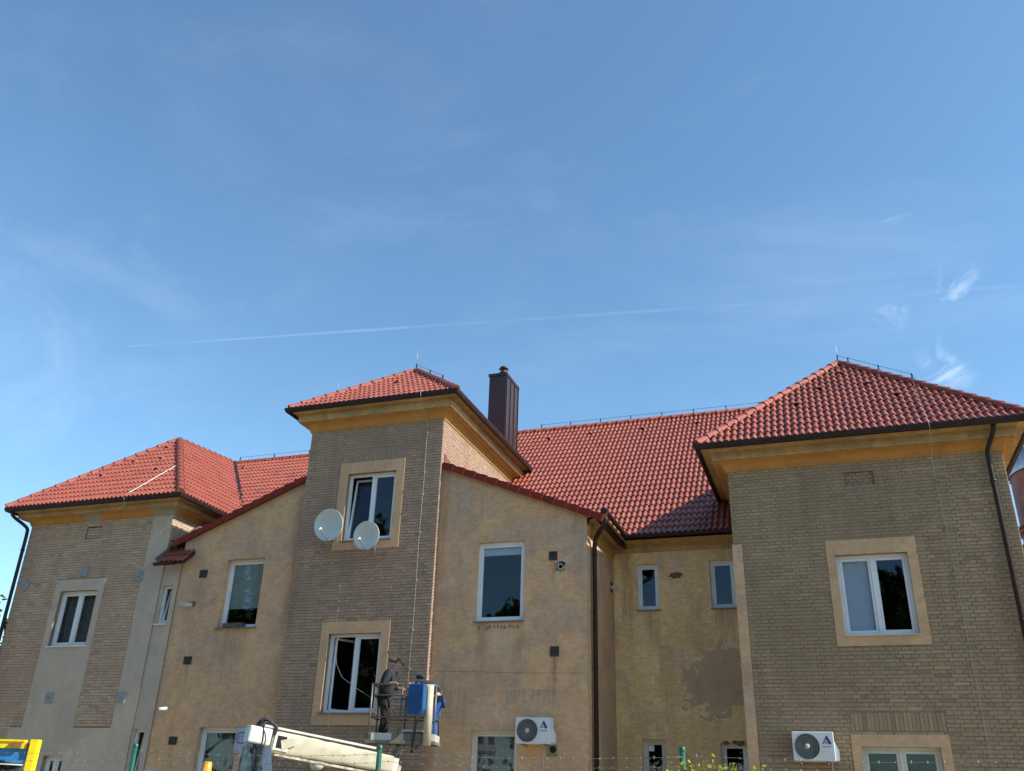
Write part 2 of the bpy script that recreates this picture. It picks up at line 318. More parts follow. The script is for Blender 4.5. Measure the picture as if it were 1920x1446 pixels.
def groundmat():
    m, nt, b, o = M_new('yard_ground'); N = NB(nt); p = N.pos()
    c = N.mix(N.ramp(N.noise(p, 0.12, 6, 0.6), 0.42, 0.58), (0.30, 0.25, 0.175), (0.22, 0.19, 0.115))
    c = N.mix(N.math('MULTIPLY', N.noise(p, 8, 5, 0.7), 0.5), c, (0.24, 0.20, 0.14))
    nt.links.new(c, b.inputs['Base Color']); b.inputs['Roughness'].default_value = 0.95
    nt.links.new(N.bump(N.noise(p, 20, 5), 0.5, 0.03), b.inputs['Normal']); return m
MAT['ground'] = groundmat()

# ------------------------------------------------------------------ object helpers
def tag(o, label=None, cat=None, group=None, kind=None):
    if label: o['label'] = label
    if cat: o['category'] = cat
    if group: o['group'] = group
    if kind: o['kind'] = kind
    return o
def link(o, parent=None):
    C.objects.link(o)
    if parent is not None:
        o.parent = parent; o.matrix_parent_inverse = parent_world(parent).inverted()
    return o
WM = {}
def parent_world(p):
    return WM.get(p.name, Matrix.Identity(4))
def empty(name, loc, label, cat, group=None):
    o = bpy.data.objects.new(name, None); o.empty_display_size = 0.3
    C.objects.link(o); o.location = loc; WM[o.name] = Matrix.Translation(Vector(loc))
    return tag(o, label, cat, group)
class B:
    """mesh builder in world coordinates"""
    def __init__(s): s.v = []; s.f = []; s.sm = []
    def face(s, pts, smooth=False):
        i = len(s.v); s.v += [tuple(p) for p in pts]; s.f.append(tuple(range(i, i + len(pts)))); s.sm.append(smooth)
    def box(s, lo, hi, mtx=None, skip=()):
        x0, y0, z0 = lo; x1, y1, z1 = hi
        P = [Vector(p) for p in ((x0, y0, z0), (x1, y0, z0), (x1, y1, z0), (x0, y1, z0), (x0, y0, z1), (x1, y0, z1), (x1, y1, z1), (x0, y1, z1))]
        if mtx: P = [mtx @ p for p in P]
        i = len(s.v); s.v += [tuple(p) for p in P]
        F = {'b': (0, 3, 2, 1), 't': (4, 5, 6, 7), 'f': (0, 1, 5, 4), 'k': (2, 3, 7, 6), 'l': (3, 0, 4, 7), 'r': (1, 2, 6, 5)}
        for k, q in F.items():
            if k in skip: continue
            s.f.append(tuple(i + a for a in q)); s.sm.append(False)
    def tube(s, pts, rad, seg=8, caps=True, rads=None):
        pts = [Vector(p) for p in pts]; n = len(pts); rings = []
        T = []
        for k in range(n):
            a = pts[k] - pts[k - 1] if k else pts[1] - pts[0]
            b = pts[k + 1] - pts[k] if k < n - 1 else a
            T.append((a.normalized() + b.normalized()).normalized() if (a.normalized() + b.normalized()).length > 1e-6 else a.normalized())
        ref = Vector((0, 0, 1)) if abs(T[0].z) < 0.9 else Vector((0, 1, 0))
        nx = T[0].cross(ref).normalized()
        for k in range(n):
            nx = (nx - T[k] * nx.dot(T[k])).normalized(); ny = T[k].cross(nx)
            rr = rads[k] if rads else rad
            base = len(s.v)
            for j in range(seg):
                a = 2 * math.pi * j / seg
                s.v.append(tuple(pts[k] + nx * (math.cos(a) * rr) + ny * (math.sin(a) * rr)))
            rings.append(base)
        for k in range(n - 1):
            for j in range(seg):
                j2 = (j + 1) % seg
                s.f.append((rings[k] + j, rings[k] + j2, rings[k + 1] + j2, rings[k + 1] + j)); s.sm.append(True)
        if caps:
            s.f.append(tuple(rings[0] + j for j in reversed(range(seg)))); s.sm.append(False)
            s.f.append(tuple(rings[-1] + j for j in range(seg))); s.sm.append(False)
    def lathe(s, prof, centre, axis=(0, 0, 1), seg=24):
        """prof: (radius, height) pairs along axis"""
        ax = Vector(axis).normalized(); ref = Vector((0, 0, 1)) if abs(ax.z) < 0.9 else Vector((0, 1, 0))
        a = ax.cross(ref).normalized(); b = ax.cross(a); c = Vector(centre); base = len(s.v); m = len(prof)
        for rad, h in prof:
            for j in range(seg):
                t = 2 * math.pi * j / seg
                s.v.append(tuple(c + ax * h + a * (math.cos(t) * rad) + b * (math.sin(t) * rad)))
        for k in range(m - 1):
            for j in range(seg):
                j2 = (j + 1) % seg
                s.f.append((base + k * seg + j, base + (k + 1) * seg + j, base + (k + 1) * seg + j2, base + k * seg + j2)); s.sm.append(True)
    def prism(s, poly, n0, n1, mapf):
        """extrude a 2D polygon; mapf(a, b, d) -> world"""
        s.face([mapf(a, b, n0) for a, b in poly]); s.face([mapf(a, b, n1) for a, b in reversed(poly)])
        for k in range(len(poly)):
            a, b = poly[k]; c, d = poly[(k + 1) % len(poly)]
            s.face([mapf(c, d, n0), mapf(a, b, n0), mapf(a, b, n1), mapf(c, d, n1)])
    def mesh(s, name, mat):
        me = bpy.data.meshes.new(name); me.from_pydata(s.v, [], s.f)
        me.polygons.foreach_set('use_smooth', s.sm); me.materials.append(MAT[mat] if isinstance(mat, str) else mat); me.update()
        return me
    def obj(s, name, mat, parent=None, fix=False):
        me = s.mesh(name, mat)
        if fix:
            bm = bmesh.new(); bm.from_mesh(me); bmesh.ops.remove_doubles(bm, verts=bm.verts, dist=1e-5)
            bmesh.ops.recalc_face_normals(bm, faces=bm.faces); bm.to_mesh(me); bm.free()
        return link(bpy.data.objects.new(name, me), parent)
def boxobj(name, mat, parent, lo, hi, mtx=None):
    b = B(); b.box(lo, hi, mtx); return b.obj(name, mat, parent)
def tubeobj(name, mat, parent, pts, rad, seg=8):
    b = B(); b.tube(pts, rad, seg); return b.obj(name, mat, parent)

# ------------------------------------------------------------------ ground
b = B(); b.face([(-3000, -3000, 0), (3000, -3000, 0), (3000, 3000, 0), (-3000, 3000, 0)])
tag(b.obj('ground', 'ground'), kind='structure')

# ================================================================== BUILDING
bld = empty('apartment_building', (-9.3, 20, 0), 'long two-storey house of beige brick and ochre render under red tiled roofs', 'building')
front = lambda Y: (lambda a, z, d: Vector((a, Y + d, z)))
right = lambda X: (lambda a, z, d: Vector((X - d, a, z)))      # wall that faces +X; a runs along +Y

def wall_quads(b, mp, poly_or_rect, holes, depth=0.20):
    u0, u1, z0, z1 = poly_or_rect
    us = sorted({u0, u1, *[h[0] for h in holes], *[h[1] for h in holes]}); zs = sorted({z0, z1, *[h[2] for h in holes], *[h[3] for h in holes]})
    us = [x for x in us if u0 <= x <= u1]; zs = [z for z in zs if z0 <= z <= z1]
    for i in range(len(us) - 1):
        for j in range(len(zs) - 1):
            a, c, e, g = us[i], us[i + 1], zs[j], zs[j + 1]; cu, cz = (a + c) / 2, (e + g) / 2
            if any(h[0] < cu < h[1] and h[2] < cz < h[3] for h in holes): continue
            b.face([mp(a, e, 0), mp(c, e, 0), mp(c, g, 0), mp(a, g, 0)])
    for h in holes:
        a, c, e, g = h[:4]
        b.face([mp(a, e, 0), mp(a, g, 0), mp(a, g, depth), mp(a, e, depth)]); b.face([mp(c, g, 0), mp(c, e, 0), mp(c, e, depth), mp(c, g, depth)])
        b.face([mp(a, g, 0), mp(c, g, 0), mp(c, g, depth), mp(a, g, depth)]); b.face([mp(c, e, 0), mp(a, e, 0), mp(a, e, depth), mp(c, e, depth)])

COURSE = 0.0765
def brickwork(wall, mat, mp, u0, u1, z0, z1, holes, indiv=0, soldiers=(), rot=None):
    """English bond from the top down: header and stretcher courses, proud of the mortar"""
    rng = random.Random(int(abs(u0) * 100) + 3)
    g = B(); cand = []; k = 0
    def cut(a, c, lst):
        out = [(a, c)]
        for h0, h1 in lst:
            nx = []
            for x, y in out:
                if h1 <= x or h0 >= y: nx.append((x, y)); continue
                if h0 > x: nx.append((x, h0 - 0.004))
                if h1 < y: nx.append((h1 + 0.004, y))
            out = nx
        return [(x, y) for x, y in out if y - x > 0.02]
    while True:
        zt = z1 - k * COURSE; zb = zt - 0.0665
        if zb < z0: break
        zc = (zt + zb) / 2
        hl = [(h[0], h[1]) for h in list(holes) + list(soldiers) if h[2] - 0.01 < zc < h[3] + 0.01]
        pitch, offs = (0.15, 0.0) if k % 2 == 0 else (0.30, 0.075)
        i = math.floor((u0 - offs) / pitch) - 1
        while offs + i * pitch < u1:
            a = offs + i * pitch + 0.005 + rng.uniform(-.002, .002); c = a + pitch - 0.010; i += 1
            a2, c2 = max(a, u0), min(c, u1)
            if c2 - a2 < 0.025: continue
            for x, y in cut(a2, c2, hl):
                pr = rng.uniform(0.007, 0.012); dz = rng.uniform(-.0015, .0015)
                full = abs(x - a) < 1e-6 and abs(y - c) < 1e-6
                if full and len(cand) < indiv: cand.append(((x + y) / 2, zc + dz, pr, k % 2)); continue
                add_brick(g, mp, x, y, zb + dz, zt + dz, pr)
        k += 1
    for s in soldiers:
        a, c, e, t = s[:4]; n = max(1, round((c - a) / 0.075)); p = (c - a) / n
        for q in range(n): add_brick(g, mp, a + q * p + 0.003, a + (q + 1) * p - 0.003, e + 0.004, t - 0.004, rng.uniform(.006, .012))
    o = g.obj('brick_courses', mat, wall); o['kind'] = 'stuff'
    if cand:
        tm = []
        for hw in (0.070, 0.145):
            t = B(); fm = front(0.0); add_brick(t, fm, -hw, hw, -0.033, 0.033, 0.0095); tm.append(t.mesh('brick', mat))
        for x, z, pr, s in cand:
            o = bpy.data.objects.new('brick', tm[s]); p = mp(x, z, 0); o.location = (p.x, p.y - (pr - 0.0095), p.z)
            C.objects.link(o); o.parent = wall; o.matrix_parent_inverse = Matrix.Identity(4)
def add_brick(g, mp, a, c, e, t, pr):
    q = 0.004
    F = [mp(a + q, e + q, -pr), mp(c - q, e + q, -pr), mp(c - q, t - q, -pr), mp(a + q, t - q, -pr)]
    K = [mp(a, e, 0), mp(c, e, 0), mp(c, t, 0), mp(a, t, 0)]
    i = len(g.v); g.v += [tuple(p) for p in F + K]
    for w in ((0, 1, 2, 3), (4, 5, 1, 0), (5, 6, 2, 1), (6, 7, 3, 2), (7, 4, 0, 3)):
        g.f.append(tuple(i + x for x in w)); g.sm.append(False)

# ---- windows
def window(Y, x0, x1, z0, z1, kind='double', setb=0.11, frame='upvc', surround=None, sill=None, blind=None, plabel=None, surround_mat='surround', curtain=False, mul=0.5, tilt=None):
    """opening x0..x1, z0..z1 in the wall plane Y"""
    yf = Y + setb; fw = 0.065; dp = 0.07; b = B()
    b.box((x0, yf, z0), (x0 + fw, yf + dp, z1)); b.box((x1 - fw, yf, z0), (x1, yf + dp, z1))
    b.box((x0 + fw, yf, z1 - fw), (x1 - fw, yf + dp, z1)); b.box((x0 + fw, yf, z0), (x1 - fw, yf + dp, z0 + fw))
    bays = [(x0 + fw, x1 - fw)]
    if kind == 'double':
        xm = x0 + (x1 - x0) * mul; b.box((xm - 0.035, yf - 0.002, z0 + fw), (xm + 0.035, yf + dp, z1 - fw))
        bays = [(x0 + fw, xm - 0.035), (xm + 0.035, x1 - fw)]
    w = b.obj('window', frame, bld)
    if plabel: w['label'] = plabel
    for bi, (a, c) in enumerate(bays):
        s = B(); sw = 0.052; ys = yf + 0.018
        e, g = z0 + fw, z1 - fw
        mt = None
        if tilt and bi == tilt[0]:
            if tilt[1] == 'tilt': mt = Matrix.Translation((0, ys + 0.06, e)) @ Matrix.Rotation(-R_(tilt[2]), 4, 'X') @ Matrix.Translation((0, -ys - 0.06, -e))
            else: mt = Matrix.Translation((a, ys + 0.08, 0)) @ Matrix.Rotation(R_(tilt[2]), 4, 'Z') @ Matrix.Translation((-a, -ys - 0.08, 0))
            ys += 0.03
        s.box((a + .003, ys, e + .003), (a + sw, ys + 0.055, g - .003), mt); s.box((c - sw, ys, e + .003), (c - .003, ys + 0.055, g - .003), mt)
        s.box((a + sw, ys, g - sw), (c - sw, ys + 0.055, g - .003), mt); s.box((a + sw, ys, e + .003), (c - sw, ys + 0.055, e + sw), mt)
        s.obj('sash', frame, w)
        pn = B(); pn.box((a + sw - .004, ys + 0.022, e + sw - .004), (c - sw + .004, ys + 0.030, g - sw + .004), mt)
        pn.obj('pane', 'glass', w)
        if blind and bi in blind:
            m_, frac = blind[bi]; boxobj('blind', m_, w, (a + .02, ys + 0.075 + (.06 if mt else 0), g - (g - e) * frac), (c - .02, ys + 0.08 + (.06 if mt else 0), g))
    if curtain:
        cb = B(); n = 26; yy = yf + 0.22
        for i in range(n):
            p, q = x0 + (x1 - x0) * i / n, x0 + (x1 - x0) * (i + 1) / n
            d0, d1 = 0.02 * math.sin(i * 1.9), 0.02 * math.sin((i + 1) * 1.9)
            cb.face([(p, yy + d0, z0 + curtain), (q, yy + d1, z0 + curtain), (q, yy + d1, z1), (p, yy + d0, z1)], True)
        cb.obj('curtain', 'curtain', w)
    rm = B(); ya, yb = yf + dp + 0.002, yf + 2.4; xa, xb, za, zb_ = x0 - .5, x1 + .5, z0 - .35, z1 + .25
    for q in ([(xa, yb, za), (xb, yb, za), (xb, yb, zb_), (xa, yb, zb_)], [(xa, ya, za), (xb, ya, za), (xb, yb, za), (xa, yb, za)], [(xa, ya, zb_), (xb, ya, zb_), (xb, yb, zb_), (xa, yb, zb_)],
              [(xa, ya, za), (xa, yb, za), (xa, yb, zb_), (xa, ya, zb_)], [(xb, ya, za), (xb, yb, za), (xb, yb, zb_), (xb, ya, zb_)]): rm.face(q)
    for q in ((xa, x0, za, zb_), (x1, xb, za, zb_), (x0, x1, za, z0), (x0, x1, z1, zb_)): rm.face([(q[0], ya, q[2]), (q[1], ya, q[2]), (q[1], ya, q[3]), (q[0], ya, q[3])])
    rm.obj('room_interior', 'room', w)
    if surround:
        sx0, sx1, sz0, sz1 = surround; sb = B(); yy = Y - 0.022
        wall_quads(sb, front(yy), (sx0, sx1, sz0, sz1), [(x0, x1, z0, z1)], 0.03)
        for q in ([(sx0, yy, sz0), (sx0, yy, sz1), (sx0, Y + .01, sz1), (sx0, Y + .01, sz0)], [(sx1, yy, sz1), (sx1, yy, sz0), (sx1, Y + .01, sz0), (sx1, Y + .01, sz1)],
                  [(sx0, yy, sz1), (sx1, yy, sz1), (sx1, Y + .01, sz1), (sx0, Y + .01, sz1)], [(sx1, yy, sz0), (sx0, yy, sz0), (sx0, Y + .01, sz0), (sx1, Y + .01, sz0)]): sb.face(q)
        sb.obj('window_surround', surround_mat, w)
    if sill:
        m_, ov, th = sill
        boxobj('sill', m_, w, (x0 - ov, Y - 0.07, z0 - th), (x1 + ov, yf + 0.01, z0 - 0.002))
    return w

# ---- walls: (holes are the window openings)
GZ = 0.45
# right wing
HR = [(0.31, 1.73, 4.85, 6.53), (0.34, 1.77, 1.15, 2.73)]
VENT_R = (0.71, 1.30, 8.06, 8.37); VENT_L = (-20.30, -19.74, 8.12, 8.48)
b = B(); wall_quads(b, front(20.0), (-1.81, 3.88, 0, 8.75), HR + [VENT_R])
b.face([(3.88, 20, 0), (3.88, 30, 0), (3.88, 30, 8.75), (3.88, 20, 8.75)]); b.face([(-1.81, 20, 0), (-1.81, 20, 8.75), (-1.81, 30, 8.75), (-1.81, 30, 0)])
wr = b.obj('brick_wall', 'mortar', bld); wr['label'] = 'grey beige brick front of the right wing'
VENT_R = (0.71, 1.30, 8.06, 8.37)
brickwork(wr, 'brick_r', front(20.0), -1.81, 3.88, GZ, 8.585, [(0.13, 1.92, 4.64, 6.85), (0.17, 1.95, 0.9, 2.95), VENT_R, (-1.81, -1.615, 0, 6.88)], 300, [(0.20, 1.93, 3.02, 3.36)])
brickwork(wr, 'brick_r', right(3.88), 20.0, 24.0, GZ, 8.585, [])
window(20.0, *HR[0], surround=(0.13, 1.92, 4.64, 6.85), blind={0: ('blind_white', 1.0)}, plabel='two-leaf window with one pale blue-white blind down', sill=('upvc_old', 0.0, 0.015))
window(20.0, *HR[1], surround=(0.17, 1.95, 0.9, 2.95), frame='upvc_old', plabel='cream two-leaf ground floor window of the right wing')
# bricked-up vent niche
b = B(); mp = front(20.0)
a, c, e, g = VENT_R
b.face([mp(a, e, .055), mp(c, e, .055), mp(c, g, .055), mp(a, g, .055)])
ni = b.obj('bricked_up_opening', 'mortar', bld)
g_ = B(); kk = 0
zz = g - 0.01
while zz - 0.066 > e - 0.03:
    x = a + (0.0 if kk % 2 else -0.07)
    while x < c:
        x0_, x1_ = max(x + .006, a), min(x + .138, c)
        if x1_ - x0_ > .03: add_brick(g_, front(20.055), x0_, x1_, max(zz - 0.062, e), zz, 0.012)
        x += 0.148
    zz -= COURSE; kk += 1
o = g_.obj('infill_brick', brickmat('infill_brick_mat', (0.30, 0.25, 0.18), (0.24, 0.22, 0.20), (0.36, 0.27, 0.16)), ni); o['kind'] = 'stuff'
# plaster strip wrapping the inner corner
b = B(); b.box((-1.83, 19.975, 0), (-1.615, 20.02, 6.88)); b.obj('corner_render', 'plaster', bld)

# recess between right wing and annex
HC = [(-4.57, -4.00, 6.07, 7.25), (-2.70, -2.08, 6.05, 7.26), (-4.56, -4.00, 1.7, 3.0), (-2.71, -2.10, 1.7, 2.94)]
b = B(); wall_quads(b, front(22.85), (-5.3, -1.5, 0, 7.9), HC)
wc = b.obj('rendered_wall', 'plaster_rec', bld); wc['label'] = 'ochre rendered recess wall with a large peeled field'
for i, h in enumerate(HC):
    window(22.85, *h, kind='single', setb=0.07 if i < 2 else 0.12, frame='upvc' if i != 2 else 'upvc_old', sill=('sill', 0.02, 0.02), plabel=('narrow window under the eaves beside the downpipe', 'narrow window under the eaves beside the brick wing', 'narrow ground floor window with paper stuck inside', 'narrow ground floor window with broken lintel')[i])
# broken render hole with old brick, and chipped lintel of the lower window
def blob(b, cx, cz, rx, rz, Y, rng, n=18, d=0.02):
    P = [(cx + rx * math.cos(2 * math.pi * i / n) * rng.uniform(.65, 1.15), cz + rz * math.sin(2 * math.pi * i / n) * rng.uniform(.65, 1.15)) for i in range(n)]
    for i in range(n):
        a, c = P[i], P[(i + 1) % n]; b.face([(cx, Y - d, cz), (a[0], Y - .003, a[1]), (c[0], Y - .003, c[1])])
rng = random.Random(5)
b = B(); blob(b, -3.58, 6.93, .19, .09, 22.85, rng, d=.012); blob(b, -3.47, 6.94, .10, .07, 22.85, rng, d=.012); b.obj('exposed_brick_patch', 'redbrick', bld)
b = B(); blob(b, -2.58, 2.93, .09, .05, 22.85, rng); blob(b, -2.25, 2.93, .15, .06, 22.85, rng); blob(b, -2.38, 2.95, .08, .04, 22.85, rng); b.obj('chipped_lintel', 'redbrick', bld)
# annex right of the tower
vz = lambda x: 9.47 - 0.4025 * (x + 8.9)
vzl = lambda x: 7.916 + 0.4003 * (x + 16.947)
HA = [(-7.94, -6.73, 5.39, 7.30), (-7.91, -6.79, 1.0, 2.98)]
b = B(); wall_quads(b, front(20.05), (-9.03, -5.185, 0, 7.8), HA)
b.face([(-9.03, 20.05, 7.8), (-5.185, 20.05, 7.8), (-5.185, 20.05, vz(-5.185) - .08), (-9.03, 20.05, vz(-9.03) - .08)])
b.face([(-5.185, 20.05, 0), (-5.185, 23, 0), (-5.185, 23, 7.95), (-5.185, 20.05, 7.85)])
wa = b.obj('rendered_wall', 'plaster', bld); wa['label'] = 'stained ochre rendered wall right of the brick tower'
window(20.05, *HA[0], kind='single', setb=0.09, sill=('sill', 0.03, 0.02), blind={0: ('blind_white', 0.13)}, plabel='single-leaf window mirroring the sky right of the tower')
window(20.05, *HA[1], kind='single', setb=0.11, frame='upvc_old', curtain=0.001, plabel='ground floor window half behind the air conditioner')
# annex left of the tower
HL = [(-15.23, -14.05, 5.44, 7.27), (-15.25, -14.10, 1.0, 3.01)]
b = B(); wall_quads(b, front(20.05), (-16.72, -12.99, 0, 7.8), HL, 0.24)
b.face([(-16.72, 20.05, 7.8), (-12.99, 20.05, 7.8), (-12.99, 20.05, vzl(-12.99) - .08), (-16.72, 20.05, vzl(-16.72) - .08)])
b.face([(-16.72, 20.05, 0), (-16.72, 20.05, 7.9), (-16.72, 24, 7.9), (-16.72, 24, 0)])
wb = b.obj('rendered_wall', 'plaster', bld); wb['label'] = 'ochre rendered wall between the left wing and the brick tower'
w_ = window(20.05, *HL[0], kind='single', setb=0.17, sill=('sill', 0.04, 0.02), blind={0: ('blind', 0.72)}, plabel='single-leaf window with a grey-green roller blind')
boxobj('flower_box', 'wood', w_, (-15.02, 19.99, 5.45), (-14.42, 20.16, 5.56))
window(20.05, *HL[1], kind='single', setb=0.16, frame='upvc', curtain=0.9, plabel='ground floor window with a lace curtain behind the boom')
# bay between left wing and annex
HB = [(-17.20, -16.86, 5.60, 6.64), (-17.22, -16.88, 1.5, 2.95)]
b = B(); wall_quads(b, front(20.02), (-17.28, -16.70, 0, 7.5), HB)
b.obj('rendered_wall', 'plaster_new', bld)['label'] = 'narrow strip of new grey render beside the left wing'
for h in HB: window(20.02, *h, kind='single', setb=0.10, sill=('upvc', 0.02, 0.025), tilt=(0, 'tilt', 7))
# tower
HT = [(-11.70, -10.28, 7.52, 9.36), (-11.75, -10.30, 3.34, 5.18)]
b = B(); wall_quads(b, front(19.9), (-13.0, -9.02, 0, 10.9), HT)
b.face([(-9.02, 19.9, 0), (-9.02, 27, 0), (-9.02, 27, 10.9), (-9.02, 19.9, 10.9)]); b.face([(-13.0, 19.9, 0), (-13.0, 19.9, 10.9), (-13.0, 27, 10.9), (-13.0, 27, 0)])
wt = b.obj('brick_wall', 'mortar', bld); wt['label'] = 'tall narrow brick tower front'
brickwork(wt, 'brick_t', front(19.9), -13.0, -9.02, GZ, 10.675, [(-11.95, -10.05, 7.29, 9.68), (-11.97, -10.08, 3.06, 5.47)], 300, [(-11.76, -10.19, 9.90, 10.06), (-11.90, -10.10, 9.69, 9.85)])
brickwork(wt, 'brick_t', right(-9.02), 19.9, 20.05, GZ, 9.4, [])
brickwork(wt, 'brick_t', right(-9.02), 19.9, 26.4, 7.9, 10.675, [])
window(19.9, *HT[0], surround=(-11.95, -10.05, 7.29, 9.68), frame='upvc', sill=('sill', 0.03, 0.02), tilt=(0, 'tilt', 6), plabel='tower window with its left leaf tilted behind the satellite dishes')
window(19.9, *HT[1], surround=(-11.97, -10.08, 3.06, 5.47), sill=('sill', 0.06, 0.03), tilt=(0, 'turn', 62), plabel='lower tower window with its left leaf swung open')
# left wing
HW = [(-20.72, -19.40, 5.09, 6.62), (-19.95, -19.30, 1.2, 2.28)]
b = B(); wall_quads(b, front(20.0), (-22.45, -17.27, 0, 8.75), HW + [VENT_L])
b.face([(-17.27, 20, 0), (-17.27, 27, 0), (-17.27, 27, 8.75), (-17.27, 20, 8.75)]); b.face([(-22.45, 20, 0), (-22.45, 20, 8.75), (-22.45, 30, 8.75), (-22.45, 30, 0)])
wl_ = b.obj('brick_wall', 'mortar', bld); wl_['label'] = 'warm beige brick front of the left wing with new grey render strips'
VENT_L = (-20.30, -19.74, 8.12, 8.48)
brickwork(wl_, 'brick_l', front(20.0), -22.45, -17.95, GZ, 8.66, [(-20.94, -19.19, 2.9, 6.95), (-21.37, -17.9, 0, 2.97), VENT_L], 300)
brickwork(wl_, 'brick_l', right(-17.27), 20.0, 26.0, 6.9, 8.66, [])
b = B(); yy = 19.982
wall_quads(b, front(yy), (-20.94, -19.19, 2.97, 6.95), [HW[0]], 0.03)
b.face([(-21.37, yy, 0), (-19.95, yy, 0), (-19.95, yy, 2.97), (-21.37, yy, 2.97)]); b.face([(-19.30, yy, 0), (-17.27, yy, 0), (-17.27, yy, 2.97), (-19.30, yy, 2.97)])
b.face([(-19.95, yy, 2.28), (-19.30, yy, 2.28), (-19.30, yy, 2.97), (-19.95, yy, 2.97)]); b.face([(-19.95, yy, 0), (-19.30, yy, 0), (-19.30, yy, 1.2), (-19.95, yy, 1.2)])
b.face([(-17.95, yy, 2.97), (-17.27, yy, 2.97), (-17.27, yy, 8.70), (-17.95, yy, 8.70)])
for x, e, g in ((-20.94, 2.97, 6.95), (-19.19, 2.97, 6.95), (-17.95, 2.97, 8.7), (-17.27, 0, 8.7), (-21.37, 0, 2.97)): b.face([(x, yy, e), (x, yy, g), (x, 20.01, g), (x, 20.01, e)])
b.face([(-20.94, yy, 6.95), (-19.19, yy, 6.95), (-19.19, 20.01, 6.95), (-20.94, 20.01, 6.95)])
b.obj('new_render', 'plaster_new', bld)['label'] = 'smooth new grey render round the left window and corner'
window(20.0, *HW[0], sill=('upvc', 0.04, 0.03), plabel='two-leaf window in the grey rendered strip', curtain=0.001)
window(20.0, *HW[1], plabel='low window at the foot of the left wing', curtain=0.001)
b = B(); a, c, e, g = VENT_L
b.face([(a, 20.04, e), (c, 20.04, e), (c, 20.04, g), (a, 20.04, g)]); b.face([(a, 20.0, g), (c, 20.0, g), (c, 20.04, g), (a, 20.04, g)])
ni = b.obj('bricked_up_opening', 'mortar', bld)
g_ = B()
for q in range(4):
    for i in range(4):
        x0_ = a + i * 0.15 - (0.07 if q % 2 else 0); 
        p0, p1 = max(x0_ + .005, a), min(x0_ + .14, c)
        if p1 - p0 > .03: add_brick(g_, front(20.04), p0, p1, g - .08 * (q + 1), g - .08 * q - .012, .012)
o = g_.obj('infill_brick', 'brick_l', ni); o['kind'] = 'stuff'
for x, z, rot in ((-22.11, 6.86, 45), (-20.02, 7.15, 0), (-18.03, 6.92, 4), (-20.21, 3.72, 0), (-17.80, 3.72, 3)):
    mt = Matrix.Translation((x, 19.975, z)) @ Matrix.Rotation(R_(rot), 4, 'Y'); pb = B(); pb.box((-.13, -.022, -.13), (.13, .02, .13), mt)
    pl = pb.obj('anchor_plate', simple('anchor_patch', (0.27, 0.28, 0.30), 0.8, var=0.1), bld)
    pb = B(); pb.lathe([(0, -.026), (.025, -.026), (.025, 0)], mt @ Vector((0, 0, 0)), (0, 1, 0), 10); pb.obj('anchor_bolt', 'sill', pl)
# wall above the annex, behind: closing planes so no light leaks in
b = B(); b.face([(-23, 34, 0), (4, 34, 0), (4, 34, 9.5), (-23, 34, 9.5)]); b.obj('rear_wall', 'plaster', bld)

# ---- cornices, friezes, gutters round the three brick blocks
def ring(b, x0, x1, y0, ybl, ybr, prof, left=True, rightside=True):
    """prof: (outward offset, z) polyline swept round left side, front, right side with mitred corners"""
    rows = []
    for o, z in prof:
        P = []
        if left: P.append((x0 - o, ybl, z))
        P += [(x0 - o, y0 - o, z), (x1 + o, y0 - o, z)]
        if rightside: P.append((x1 + o, ybr, z))
        rows.append(P)
    for k in range(len(rows) - 1):
        for j in range(len(rows[0]) - 1):
            b.face([rows[k][j], rows[k][j + 1], rows[k + 1][j + 1], rows[k + 1][j]])
def block_trim(x0, x1, y0, ybl, ybr, zb, zt, out, label, goldmat='gold', fasciamat='fascia'):
    """zb brick top, zt eaves height"""
    h = zt - zb
    b = B(); g1 = zb + h * 0.42
    prof = [(0.0, zb - .005), (0.035, zb - .005), (0.035, zb + .035), (0.055, zb + .045), (0.055, zb + .06)]
    for t in range(7):
        a = t / 6 * math.pi / 2; prof.append((0.055 + 0.17 * (1 - math.cos(a)), zb + .06 + (g1 - zb - .09) * math.sin(a)))
    prof += [(0.245, g1 - .03), (0.245, g1)]
    ring(b, x0, x1, y0, ybl, ybr, prof); cn = b.obj('cornice', goldmat, bld, True); cn['label'] = label
    b = B(); ring(b, x0, x1, y0, ybl, ybr, [(0.0, g1 + .001), (0.30, g1 + .001), (0.31, g1 + .02), (0.31, zt - .09), (0.36, zt - .075), (out - .05, zt - .055), (out - 0.05, zt + 0.01), (0, zt + .02)])
    b.obj('frieze', fasciamat, bld, True)
    b = B(); go = out - 0.04
    ring(b, x0, x1, y0, ybl, ybr, [(go - .005, zt - .045), (go + .02, zt - .095), (go + .06, zt - .115), (go + .10, zt - .095), (go + .125, zt - .03), (go + .13, zt + .02), (go + .115, zt + .02), (go + .105, zt - .03), (go + .06, zt - .095), (go + .03, zt - .07), (go + .01, zt + .01), (go - .005, zt - .045)])
    gt = b.obj('gutter', 'gutter', bld, True)
    return gt
